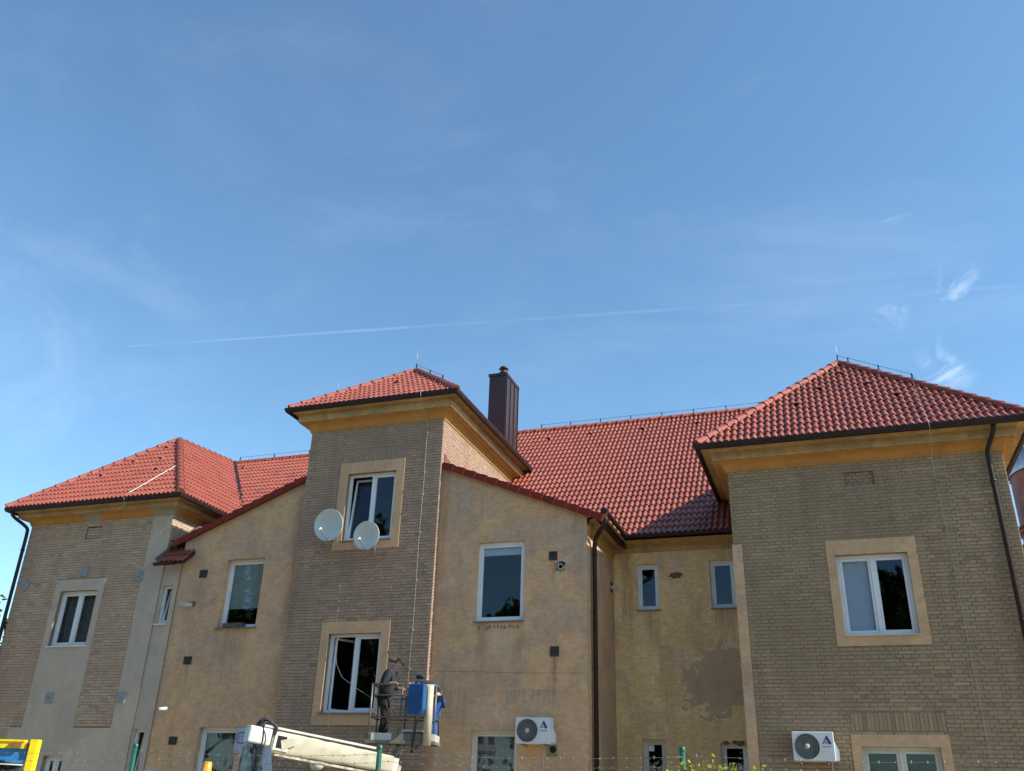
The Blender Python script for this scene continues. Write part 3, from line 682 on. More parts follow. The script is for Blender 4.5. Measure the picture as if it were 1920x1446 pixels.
def patched_gold():
    m = plaster('gold_cornice_patched', (0.533, 0.271, 0.073), (0.444, 0.221, 0.064), (0.488, 0.264, 0.101), 8.0, streak=0.35)
    nt = m.node_tree; N = NB(nt); bs = next(n for n in nt.nodes if n.type == 'BSDF_PRINCIPLED')
    src = bs.inputs['Base Color'].links[0].from_socket
    s = N.sep(N.pos()); wob = N.math('MULTIPLY', N.math('SUBTRACT', N.noise(N.pos(), 3, 5), .5), 0.35)
    x = N.math('ADD', s[0], wob)
    m1 = N.math('MULTIPLY', N.ramp(x, -17.98, -17.93), N.ramp(s[1], 19.999, 20.0, 1, 0))
    m2 = N.math('MULTIPLY', N.ramp(x, -20.40, -20.36), N.ramp(x, -19.86, -19.82, 1, 0))
    nt.links.new(N.mix(N.math('MAXIMUM', m1, m2), src, (0.32, 0.30, 0.22)), bs.inputs['Base Color']); return m
MAT['gold_l'] = patched_gold()
block_trim(-1.81, 3.88, 20.0, 24.2, 28, 8.585, 9.09, 0.58, 'golden painted cornice of the right wing')
block_trim(-22.45, -17.27, 20.0, 28, 24.5, 8.66, 9.09, 0.52, 'golden cornice of the left wing patched with grey', 'gold_l')
block_trim(-13.0, -9.02, 19.9, 27, 26.3, 10.675, 11.24, 0.52, 'golden cornice round the top of the brick tower')
# annex/recess trim
b = B(); yy = 22.85
for pr in ([(0.0, 7.56), (0.03, 7.57), (0.06, 7.62), (0.06, 7.70), (0.10, 7.71), (0.42, 7.80)],):
    for k in range(len(pr) - 1):
        (o0, z0), (o1, z1) = pr[k], pr[k + 1]
        b.face([(-5.185 + o0, yy - o0, z0), (-1.81, yy - o0, z0), (-1.81, yy - o1, z1), (-5.185 + o1, yy - o1, z1)])
        b.face([(-5.185 + o0, 20.06, z0), (-5.185 + o0, yy - o0, z0), (-5.185 + o1, yy - o1, z1), (-5.185 + o1, 20.06, z1)])
b.obj('eaves_frieze', 'fascia', bld)
b = B()
for pr in ([(0.0, 7.40), (0.02, 7.41), (0.05, 7.50), (0.06, 7.565)],):
    for k in range(len(pr) - 1):
        (o0, z0), (o1, z1) = pr[k], pr[k + 1]
        b.face([(-5.185 + o0, 20.06, z0), (-5.185 + o0, 22.79, z0), (-5.185 + o1, 22.79, z1), (-5.185 + o1, 20.06, z1)])
b.face([(-5.185, 20.06, 7.40), (-5.165, 20.06, 7.41), (-5.125, 20.06, 7.565), (-5.185, 20.06, 7.565)])
b.obj('cornice', 'gold', bld)
def gutter_run(p0, p1, outdir, name='gutter'):
    """half-round gutter from p0 to p1"""
    b = B(); p0, p1, n = Vector(p0), Vector(p1), Vector(outdir); pr = []
    for t in range(9):
        a = math.pi * t / 8; pr.append((-math.cos(a) * .065, -math.sin(a) * .075))
    pr += [(x * .88, z * .88) for x, z in reversed(pr)]
    for k in range(len(pr)):
        a, c = pr[k], pr[(k + 1) % len(pr)]
        b.face([p0 + n * a[0] + Vector((0, 0, a[1])), p1 + n * a[0] + Vector((0, 0, a[1])), p1 + n * c[0] + Vector((0, 0, c[1])), p0 + n * c[0] + Vector((0, 0, c[1]))], False)
    for p in (p0, p1): b.face([p + n * x + Vector((0, 0, z)) for x, z in pr[:9]])
    return b.obj(name, 'gutter', bld, True)
gutter_run((-4.80, 22.33, 7.90), (-1.84, 22.33, 7.90), (0, -1, 0))
gutter_run((-4.72, 19.93, 7.90), (-4.72, 22.36, 7.90), (1, 0, 0))
gutter_run((-17.27, 19.60, 7.17), (-16.62, 19.60, 7.17), (0, -1, 0))
gutter_run((-17.08, 19.93, 7.90), (-17.08, 21.5, 7.90), (-1, 0, 0))

# ---- roof tiles
TW, TG, TL = 0.30, 0.33, 0.385
PROF = []
for q in range(2):
    for t, h in ((0.0, 0.0), (0.026, 0.002), (0.044, 0.034), (0.078, 0.052), (0.110, 0.036), (0.130, 0.003)): PROF.append((q * 0.15 + t, h))
PROF.append((0.30, 0.0))
def tile_geom():
    v = []; fc = []; sm = []
    n = len(PROF); wb, wt_ = 0.050, 0.012
    for x, h in PROF: v.append((x, 0.0, h + wb))
    for x, h in PROF: v.append((x, TL, h + wt_))
    for x, h in PROF: v.append((x, 0.0, h + wb))
    for x, h in PROF: v.append((x, 0.004, h + wb - 0.030))
    for k in range(n - 1):
        fc.append((k, k + 1, n + k + 1, n + k)); sm.append(True)
        fc.append((3 * n + k, 3 * n + k + 1, 2 * n + k + 1, 2 * n + k)); sm.append(True)
    return v, fc, sm
TV, TF, TS = tile_geom()
tile_me = bpy.data.meshes.new('roof_tile'); tile_me.from_pydata(TV, [], TF); tile_me.polygons.foreach_set('use_smooth', TS); tile_me.materials.append(MAT['tile']); tile_me.update()
def inside(poly, x, y):
    for k in range(len(poly)):
        (a, c), (d, e) = poly[k], poly[(k + 1) % len(poly)]
        if (d - a) * (y - c) - (e - c) * (x - a) < -1e-6: return False
    return True
def roof_plane(origin, ud, vd, poly, indiv=0, u_start=0.0, name='roof', prefer=None):
    """poly: convex, counter-clockwise, in (u, v) metres on the slope"""
    O, U, V = Vector(origin), Vector(ud).normalized(), Vector(vd).normalized(); Nn = U.cross(V)
    mt = Matrix(((U.x, V.x, Nn.x, O.x), (U.y, V.y, Nn.y, O.y), (U.z, V.z, Nn.z, O.z), (0, 0, 0, 1)))
    deck = B(); deck.face([mt @ Vector((x, y, 0)) for x, y in poly]); deck.face([mt @ Vector((x, y, -0.06)) for x, y in reversed(poly)])
    for k in range(len(poly)):
        (a, c), (d, e) = poly[k], poly[(k + 1) % len(poly)]
        deck.face([mt @ Vector((a, c, 0)), mt @ Vector((a, c, -.06)), mt @ Vector((d, e, -.06)), mt @ Vector((d, e, 0))])
    ro = deck.obj(name, 'deck', bld)
    us = [p[0] for p in poly]; vs = [p[1] for p in poly]
    full = []; part = []
    j = 0
    while j * TG < max(vs):
        i = math.floor((min(us) - u_start) / TW)
        while u_start + i * TW < max(us):
            x, y = u_start + i * TW, j * TG - 0.03; i += 1
            cs = [(x, max(y, 0)), (x + TW, max(y, 0)), (x + TW, y + TL), (x, y + TL)]
            ins = [inside(poly, *c) for c in cs]
            if all(ins): full.append((x, y))
            elif any(ins) or inside(poly, x + TW / 2, y + TL / 2): part.append((x, y))
        j += 1
    rng = random.Random(len(full)); jit = lambda: (rng.uniform(-.003, .003), rng.uniform(-.004, .004), rng.uniform(-.002, .002))
    if prefer: full.sort(key=prefer)
    g = B()
    for k, (x, y) in enumerate(full):
        dx, dy, dz = jit()
        if k < indiv:
            o = bpy.data.objects.new('roof_tile', tile_me); C.objects.link(o); o.parent = ro
            o.matrix_parent_inverse = Matrix.Identity(4); o.matrix_local = mt @ Matrix.Translation((x + dx, y + dy, dz))
        else:
            i0 = len(g.v); g.v += [tuple(mt @ Vector((x + dx + a, y + dy + c, e + dz))) for a, c, e in TV]
            g.f += [tuple(i0 + q for q in fc) for fc in TF]; g.sm += TS
    if g.f: g.obj('tile_field', 'tile', ro)['kind'] = 'stuff'
    if part:
        p = B()
        for x, y in part:
            i0 = len(p.v); p.v += [(x + a, y + c, e) for a, c, e in TV]; p.f += [tuple(i0 + q for q in fc) for fc in TF]; p.sm += TS
        me = p.mesh('cut_tiles', 'tile'); bm = bmesh.new(); bm.from_mesh(me)
        for k in range(len(poly)):
            (a, c), (d, e) = poly[k], poly[(k + 1) % len(poly)]
            if abs(c) < 1e-6 and abs(e) < 1e-6: continue
            nn = Vector((e - c, -(d - a), 0)).normalized()
            bmesh.ops.bisect_plane(bm, geom=bm.verts[:] + bm.edges[:] + bm.faces[:], plane_co=Vector((a, c, 0)), plane_no=nn, clear_outer=True)
        bm.transform(mt); bm.to_mesh(me); bm.free()
        o = link(bpy.data.objects.new('cut_tiles', me), ro); o['kind'] = 'stuff'
    return ro, mt
# ridge and hip caps
def cap_mesh():
    b = B(); n = 9; L = 0.42
    prev = None
    for k, (y, rr) in enumerate(((0, .118), (.045, .118), (.05, .111), (L, .100))):
        row = []
        for i in range(n + 1):
            a = math.pi * (-0.08 + 1.16 * i / n); row.append((math.cos(a) * rr, y, math.sin(a) * rr * 0.95 - 0.02))
        if prev:
            for i in range(n): b.face([prev[i + 1], prev[i], row[i], row[i + 1]], True)
        else: b.face([(x * .99, 0, z) for x, _, z in row])
        prev = row
    me = b.mesh('ridge_tile', 'cap_tile')
    bm = bmesh.new(); bm.from_mesh(me); bmesh.ops.remove_doubles(bm, verts=bm.verts, dist=1e-5); bmesh.ops.recalc_face_normals(bm, faces=bm.faces); bm.to_mesh(me); bm.free()
    return me
CAP = cap_mesh()
def caps(ro, p0, p1, lift=0.06):
    """from the low or near end p0 to the high or far end p1"""
    p0, p1 = Vector(p0), Vector(p1); d = p1 - p0; L = d.length; d.normalize()
    x = d.cross(Vector((0, 0, 1))).normalized(); z = x.cross(d); n = round(L / 0.375); p = L / n
    for k in range(n):
        o_ = p0 + d * (k * p) + z * lift
        o = bpy.data.objects.new('ridge_tile', CAP); C.objects.link(o); o.parent = ro; o.matrix_parent_inverse = Matrix.Identity(4)
        t = 0.03
        o.matrix_local = Matrix(((x.x, d.x, z.x, o_.x), (x.y, d.y, z.y, o_.y), (x.z, d.z, z.z, o_.z), (0, 0, 0, 1))) @ Matrix.Rotation(-t, 4, 'X')
def vent_tile(ro, mt, u_, v_):
    b = B(); n = 8; prev = None
    for y, rr, h in ((0, .085, .075), (.10, .075, .06), (.26, .03, .005)):
        row = []
        for i in range(n + 1):
            a = math.pi * i / n; row.append(mt @ Vector((u_ + math.cos(a) * rr, v_ + y, .04 + math.sin(a) * h * 1.1)))
        if prev:
            for i in range(n): b.face([prev[i + 1], prev[i], row[i], row[i + 1]], True)
        prev = row
    o = b.obj('vent_tile', 'tile', ro)
    b = B(); b.face([mt @ Vector((u_ + math.cos(math.pi * i / n) * .068, v_ + .012, .045 + math.sin(math.pi * i / n) * .062)) for i in range(n + 1)]); b.obj('vent_mouth', 'hole', ro)
    return o
def slope(tan):
    c = 1 / math.sqrt(1 + tan * tan); return c, tan * c
K = 0.95; cK, sK = slope(K)
# right wing roof: front hip triangle + two side slopes
RX0, RX1, RY, RZ = -2.40, 4.46, 19.42, 9.09; run = (RX1 - RX0) / 2; Ls = run / cK
apR = Vector((RX0 + run, RY + run, RZ + run * K))
near = lambda c: c[1]
ro, mR = roof_plane((RX0, RY, RZ), (1, 0, 0), (0, cK, sK), [(0, 0), (2 * run, 0), (run, Ls)], 300, name='roof', prefer=near)
ro['label'] = 'glossy red tiled hipped roof of the right wing'
for x, y in ((1.013, 22.242), (1.575, 21.53), (2.124, 20.838), (0.449, 21.515), (-0.111, 20.841)): vent_tile(ro, mR, x - RX0, (y - RY) / cK - .1)
caps(ro, (RX0, RY, RZ), apR); caps(ro, (RX1, RY, RZ), apR); caps(ro, apR, (apR.x, 27.2, apR.z))
roof_plane((RX0, 30, RZ), (0, -1, 0), (cK, 0, sK), [(0, 0), (30 - RY, 0), (30 - RY - run, Ls), (0, Ls)])
roof_plane((RX1, RY, RZ), (0, 1, 0), (-cK, 0, sK), [(0, 0), (14 , 0), (14, Ls), (run, Ls)])
# main roof right of the tower
MY, MZ = 22.37, 7.90; ridgeY, ridgeZ = 28.42, 7.90 + (28.42 - 22.37) * K; LM = (ridgeY - MY) / cK
rm_, mM = roof_plane((-9.1, MY, MZ), (1, 0, 0), (0, cK, sK), [(-2.4, 2.72 / cK), (4.30, 0), (11.5, 0), (11.5, LM), (-2.4, LM)], 300, name='roof', prefer=lambda c: abs(c[0] - 5.6) * 0.9 + abs(c[1] - 2.6))
rm_['label'] = 'broad red tiled main roof slope with a corner in shadow'
for x, y in ((-8.5, 27.79), (-7.043, 27.867), (-5.198, 27.837), (-3.343, 27.879)): vent_tile(rm_, mM, x + 9.1, (y - MY) / cK - .1)
caps(rm_, (-11.5, ridgeY, ridgeZ), (1.0, ridgeY, ridgeZ), 0.05)
b = B(); b.face([(-13, ridgeY, ridgeZ), (4, ridgeY, ridgeZ), (4, 34.5, 8.0), (-13, 34.5, 8.0)]); b.obj('roof', 'deck', bld)['label'] = 'rear slope of the main roof'
# tower roof
TX0, TX1, TY, TZ = -13.50, -8.52, 19.40, 11.24; KT = 0.80; cT, sT = slope(KT); runT = (TX1 - TX0) / 2; LT = runT / cT
apT = Vector((TX0 + runT + 0.06, TY + runT, TZ + runT * KT))
rt, mT = roof_plane((TX0, TY, TZ), (1, 0, 0), (0, cT, sT), [(0, 0), (2 * runT, 0), (runT, LT)], 300)
rt['label'] = 'small red tiled hipped roof on the brick tower'
vent_tile(rt, mT, -10.90 - TX0, (20.75 - TY) / cT - .1)
caps(rt, (TX0, TY, TZ), apT); caps(rt, (TX1, TY, TZ), apT); caps(rt, apT, (apT.x, 27.4, apT.z))
roof_plane((TX0, 28, TZ), (0, -1, 0), (cT, 0, sT), [(0, 0), (28 - TY, 0), (28 - TY - runT, LT), (0, LT)])
roof_plane((TX1, TY, TZ), (0, 1, 0), (-cT, 0, sT), [(0, 0), (6.6, 0), (8.6, LT), (runT, LT)])
# left wing roof
LX0, LX1, LY, LZ = -23.02, -16.72, 19.44, 9.09; apL = Vector((-20.02, 22.74, 9.09 + 3.30 * K))
ro, mL = roof_plane((LX0, LY, LZ), (1, 0, 0), (0, cK, sK), [(0, 0), (LX1 - LX0, 0), (apL.x - LX0, 3.30 / cK)], 300, prefer=near)
ro['label'] = 'orange red tiled front slope of the left wing roof'
for x, y in ((-19.952, 22.26), (-19.465, 21.549), (-20.469, 21.513), (-18.923, 20.873), (-20.96, 20.805)): vent_tile(ro, mL, x - LX0, (y - LY) / cK - .1)
caps(ro, (LX0, LY, LZ), apL); caps(ro, (LX1, LY, LZ), apL)
vt = Vector((-20.62, 26.55, LZ + 3.90 * K)); vb = Vector((-16.9, 22.7, LZ + .18 * K))
rs, mS = roof_plane((LX1, LY, LZ), (0, 1, 0), (-cK, 0, sK), [(0, 0), (3.2, 0), (vt.y - LY, 3.90 / cK), (apL.y - LY, 3.30 / cK)], 300)
rs['label'] = 'right-hand slope of the left wing roof ending in a valley'
caps(rs, apL, vt, 0.05)
b = B(); b.face([(LX0, LY, LZ), apL, (-20.6, 30, LZ + 3.3 * K), (LX0, 30, LZ)]); b.face([apL, vt, (-20.6, 30, LZ + 3.3 * K)]); b.obj('roof', 'deck', bld)['label'] = 'left slope of the left wing roof'
# main roof left of the tower
rl2Y, rl2Z = 26.60, 12.80; KL = 0.875; cL, sL = slope(KL); y0 = 22.3; z0 = rl2Z - (rl2Y - y0) * KL
rl, mLm = roof_plane((-20.7, y0, z0), (1, 0, 0), (0, cL, sL), [(4.1, 0), (7.8, 0), (7.8, (rl2Y - y0) / cL), (0, (rl2Y - y0) / cL)], 300)
rl['label'] = 'red tiled main roof slope left of the tower'
caps(rl, (-20.7, rl2Y, rl2Z), (-12.9, rl2Y, rl2Z), 0.05)
vent_tile(rl, mLm, 0.95, 5.0)
# valley flashing
b = B(); d = (vt - vb).normalized(); n_ = Vector((0.1, -0.6, 0.75)).normalized(); s_ = d.cross(n_).normalized()
lo_ = vb + n_ * .14; hi_ = vt + n_ * .13
b.face([lo_ - s_ * .09, lo_ + s_ * .11, hi_ + s_ * .10, hi_ - s_ * .08]); b.obj('valley_flashing', 'gutter', rl)
# shed roofs of the annex and their verge tiles
def shed(xa, za, xb, zb, yb, lab):
    b = B(); b.face([(xa, 19.98, za), (xb, 19.98, zb), (xb, yb, zb), (xa, yb, za)]); b.face([(xa, 19.98, za - .07), (xa, yb, za - .07), (xb, yb, zb - .07), (xb, 19.98, zb - .07)])
    b.face([(xa, 19.98, za), (xa, 19.98, za - .07), (xb, 19.98, zb - .07), (xb, 19.98, zb)])
    o = b.obj('roof', 'deck', bld); o['label'] = lab
    d = Vector((xb - xa, 0, zb - za)); L = d.length; d.normalize(); nz = Vector((0, 1, 0)).cross(d) * (1 if d.x < 0 else -1)
    if nz.z < 0: nz = -nz
    n = round(L / 0.335); p = L / n
    t = B(); e2 = p + .03
    V8 = [(0, -.050, -.085), (e2, -.085, -.112), (e2, -.045, -.112), (0, -.020, -.085), (0, -.050, .055), (e2, -.085, .085), (e2, .20, .085), (0, .20, .055)]
    for q in ((0, 1, 5, 4), (1, 2, 6, 5), (0, 3, 2, 1), (4, 5, 6, 7), (0, 4, 7, 3)): t.face([V8[k_] for k_ in q])
    me = t.mesh('verge_tile', 'verge')
    for k in range(n):
        o_ = Vector((xa, 19.98, za)) + d * (k * p)
        v = bpy.data.objects.new('verge_tile', me); C.objects.link(v); v.parent = o; v.matrix_parent_inverse = Matrix.Identity(4)
        yv = nz.cross(d)
        m_ = Matrix(((d.x, yv.x, nz.x, o_.x), (d.y, yv.y, nz.y, o_.y), (d.z, yv.z, nz.z, o_.z), (0, 0, 0, 1)))
        if yv.y < 0: m_ = m_ @ Matrix.Scale(-1, 4, (0, 1, 0))
        v.matrix_local = m_
    return o
sr = shed(-9.0, vz(-9.0) - .09, -4.78, vz(-4.78) - .09, 24.6, 'lean-to roof edge right of the tower with dark red verge tiles')
shed(-13.02, vzl(-13.02) - .09, -17.02, vzl(-17.02) - .09, 23.0, 'lean-to roof edge left of the tower with dark red verge tiles')
b = B(); b.prism([(20.05, 9.50), (20.95, 9.50), (20.05, 9.74)], 0, .02, lambda a, z, d: Vector((-9.008 + d, a, z))); b.obj('flashing', simple('red_flashing', (.20, .07, .06), .5), sr)
b = B(); b.box((-5.0, 20.0, 7.70), (-4.70, 20.06, 7.83)); b.box((-5.2, 20.0, 7.76), (-5.0, 20.06, 7.9)); b.obj('eaves_end', 'fascia', sr)
# small roof between left wing and annex
cB, sB = slope(0.9)
rb, mB = roof_plane((-17.24, 19.64, 7.18), (1, 0, 0), (0, cB, sB), [(0, 0), (0.9, 0), (0.9, 2.2), (0, 2.2)], 40)
rb['label'] = 'tiny tiled roof wedged beside the left wing'
b = B(); p0 = Vector((-17.25, 19.58, 7.2)); p1 = p0 + Vector((0, cB, sB)) * 2.3
b.box((0, 0, 0), (.09, 2.3, .05), Matrix(((1, 0, 0, p0.x), (0, cB, -sB, p0.y), (0, sB, cB, p0.z + .05), (0, 0, 0, 1)))); b.obj('flashing', simple('grey_red_flashing', (.13, .085, .085), .5), rb)

# ---- downpipes
def pipe(name, pts, rad=.05, mat='gutter', clips=()):
    o = tubeobj(name, mat, bld, pts, rad, 12)
    for p in clips:
        b = B(); b.lathe([(rad + .001, -.02), (rad + .012, -.02), (rad + .012, .02), (rad + .001, .02)], p, (0, 0, 1), 14); b.obj('pipe_clip', 'gutter', o)
    return o
def sbend(p0, p1, n=8):
    p0, p1 = Vector(p0), Vector(p1); out = []
    for i in range(n + 1):
        t = i / n; s = t * t * (3 - 2 * t); out.append((p0.x + (p1.x - p0.x) * s, p0.y + (p1.y - p0.y) * s, p0.z + (p1.z - p0.z) * t))
    return out
pipe('downpipe', [(3.74, 19.46, 9.02)] + sbend((3.72, 19.48, 8.93), (3.585, 19.86, 8.50)) + [(3.585, 19.88, 8.3), (3.585, 19.88, 0.1)], clips=[(3.585, 19.88, z) for z in (7.9, 5.05, 2.2)])
pipe('downpipe', [(-22.80, 19.48, 9.0)] + sbend((-22.80, 19.48, 8.95), (-22.46, 19.88, 8.5)) + [(-22.45, 19.88, 8.3), (-22.45, 19.88, 0.1)], clips=[(-22.45, 19.88, z) for z in (7.9, 5.05)])
pipe('downpipe', [(-4.74, 20.05, 7.88), (-4.74, 20.05, 7.72)] + sbend((-4.74, 20.06, 7.66), (-5.07, 20.40, 7.27)) + [(-5.09, 20.42, 7.1), (-5.09, 20.42, 0.1)], .055, clips=[(-5.09, 20.42, z) for z in (6.95, 4.35, 2.0)])
b = B(); b.lathe([(.055, 0), (.06, .05), (.10, .20), (.10, .24)], (-4.74, 20.05, 7.70), (0, 0, 1), 12); b.obj('hopper', 'gutter', bld)
pipe('downpipe', [(-17.06, 19.97, 7.86), (-17.0, 19.99, 7.72), (-16.86, 20.02, 7.55), (-16.84, 20.02, 7.40)], .05)

# ---- chimney
ch = B(); cx0, cx1, cy0, cy1 = -9.77, -9.17, 25.0, 26.23; ch.box((cx0, cy0, 9.5), (cx1, cy1, 14.38)); cho = ch.obj('chimney', 'chimney', bld); cho['label'] = 'tall dark brown sheet metal chimney'
for k in range(4): boxobj('seam', 'chimney', cho, (cx1, cy0 + .02 + k * .39, 9.6), (cx1 + .028, cy0 + .045 + k * .39, 14.36))
boxobj('chimney_cap', 'chimney', cho, (cx0 - .03, cy0 - .03, 14.36), (cx1 + .03, cy1 + .03, 14.45))
b = B(); b.lathe([(.15, 0), (.11, .10), (.10, .22), (.16, .23), (.16, .26), (.10, .27), (.10, .40), (.17, .41), (.10, .50), (0, .51)], (-9.48, 25.55, 14.45), (0, 0, 1), 16); b.obj('flue', 'chimney', cho)

# ---- lightning conductor: wires, holders, rods
lc = tubeobj('lightning_conductor', 'wire', bld, [(2.56, 21.20, 10.93), (2.49, 19.36, 9.20), (2.50, 19.30, 9.0), (2.52, 19.93, 8.45), (2.52, 19.93, 8.2), (2.55, 19.93, 7.0), (2.56, 19.93, 5.3), (2.59, 19.93, 3.6), (2.60, 19.93, 0.2)], .0045, 6)
def wire(pts, rad=.007, mat='wire'): tubeobj('conductor_wire', mat, lc, pts, rad, 5)
def rod(p, h, rad=.005): tubeobj('air_rod', 'wire', lc, [p, (p[0], p[1], p[2] + h)], rad, 5)
def holder(p): boxobj('wire_holder', 'dark', lc, (p[0] - .015, p[1] - .015, p[2] - .12), (p[0] + .015, p[1] + .015, p[2] + .015))
z_ = ridgeZ + .26
pts = [(-9.0 + i * 1.09, ridgeY, z_) for i in range(9)]; wire(pts, .006, 'dark'); [holder(p) for p in pts]
pts = [(-20.4 + i * 1.5, rl2Y, rl2Z + .26) for i in range(6)]; wire(pts, .006, 'dark'); [holder(p) for p in pts]
hp = lambda t: Vector((RX1, RY, RZ)).lerp(apR, t) + Vector((0, 0, .28))
pts = [hp(t) for t in (1.0, .93, .74, .55)]; wire(pts + [hp(.53) - Vector((0, 0, .1)), (2.56, 21.20, 10.93)], .006, 'dark'); [holder(p) for p in pts]
tp = lambda t: Vector((TX1, TY, TZ)).lerp(apT, t) + Vector((0, 0, .26))
pts = [tp(t) for t in (1.0, .62, .3)]; wire(pts, .006, 'dark'); [holder(p) for p in pts]
wire([tp(.3), (-9.58, 20.59, 12.25), (-9.49, 19.62, 11.46), (-9.46, 19.26, 11.26), (-9.45, 19.33, 11.0), (-9.45, 19.83, 10.6), (-9.44, 19.83, 9.0), (-9.46, 19.83, 7.3), (-9.44, 19.83, 5.7), (-9.48, 19.83, 3.2), (-9.48, 19.83, .3)], .005)
for z in (10.3, 9.2, 8.6, 7.6, 6.4, 5.2, 4.3): boxobj('wire_clip', 'wire', lc, (-9.475, 19.80, z), (-9.435, 19.90, z + .03))
for z in (8.0, 7.0, 6.1, 5.1, 4.2): boxobj('wire_clip', 'wire', lc, (2.54, 19.90, z), (2.58, 20.0, z + .03))
wire([(-18.22, 20.86, 10.56), (-18.27, 20.74, 10.45), (-18.54, 19.50, 9.28), (-18.60, 19.36, 9.12)], .016)
wire([(-18.60, 19.36, 9.12), (-18.62, 19.55, 8.6)], .006)
rod(apR + Vector((0, 0, .1)), .55); rod(apT + Vector((0, 0, .1)), .75); rod((-12.6, 20.3, 12.05), .42); rod((-9.3 + 11.3, ridgeY, ridgeZ), .3)

# ---- small things fixed in the walls
def vent(x0, x1, z0, z1, Y=20.05):
    b = B(); b.box((x0, Y - .02, z0), (x1, Y + .01, z1)); o = b.obj('vent_plate', 'vent', bld)
    for k in range(3): 
        zc = z0 + (z1 - z0) * (k + .7) / 3.4; boxobj('louvre', 'vent', o, (x0 + .03, Y - .034, zc), (x1 - .03, Y - .021, zc + .02))
for q in ((-16.06, -15.82, 6.81, 7.02), (-16.08, -15.84, 4.54, 4.74), (-16.10, -15.86, 2.59, 2.78), (-6.11, -5.91, 6.77, 6.98), (-6.06, -5.85, 4.56, 4.78)): vent(*q)
b = B(); blob(b, -16.12, 6.10, .10, .09, 20.05, rng); hb = b.obj('broken_render', 'redbrick', bld)
def stub(p, d, L, rad, parent=bld, nm='vent_pipe'):
    p, d = Vector(p), Vector(d).normalized(); b = B(); b.lathe([(rad * .82, .12), (rad * .82, L), (rad, L), (rad, 0)], p, d, 16); o = b.obj(nm, 'pvc', parent)
    b = B(); b.lathe([(0, L * .5), (rad * .81, L * .5)], p, d, 16); b.obj('pipe_bore', 'hole', o)
stub((-16.12, 20.02, 6.07), (-.55, -.8, -.02), .36, .055)
b = B(); blob(b, -5.83, 6.61, .15, .15, 20.05, rng, 20, .006); b.obj('broken_render', simple('raw_mortar', (.25, .22, .19), .95, var=.4, scale=18), bld)
b = B(); blob(b, -5.80, 6.66, .085, .085, 20.038, rng, 14, .002); b.obj('wall_hole', 'hole', bld)
stub((-5.83, 20.08, 6.60), (.25, -1, -.1), .16, .062)
stub((-5.22, 22.55, 6.62), (1, -.2, 0), .20, .06)
b = B(); b.box((-5.27, 22.45, 6.50), (-5.178, 22.66, 6.76)); b.obj('wall_hole', 'hole', bld)
b = B(); b.box((-6.10, 20.035, 2.46), (-5.88, 20.06, 2.69)); pt = b.obj('mortar_patch', simple('grey_mortar_patch', (.22, .20, .17), .95, var=.3, scale=15), bld)
b = B(); b.lathe([(0, 0), (.075, 0)], (-5.97, 20.03, 2.60), (0, -1, 0), 16); b.obj('wall_hole', 'hole', pt)
# render loss under the annex window
b = B()
for k in range(11):
    x = -7.84 + k * .097 + rng.uniform(-.02, .02)
    if rng.random() < .8: blob(b, x, 5.25 + rng.uniform(-.02, .02), .035 + rng.random() * .02, .05, 20.05, rng, 8, .004)
b.obj('render_chips', simple('bare_ochre', (.33, .20, .085), .95, var=.4, scale=20), bld)

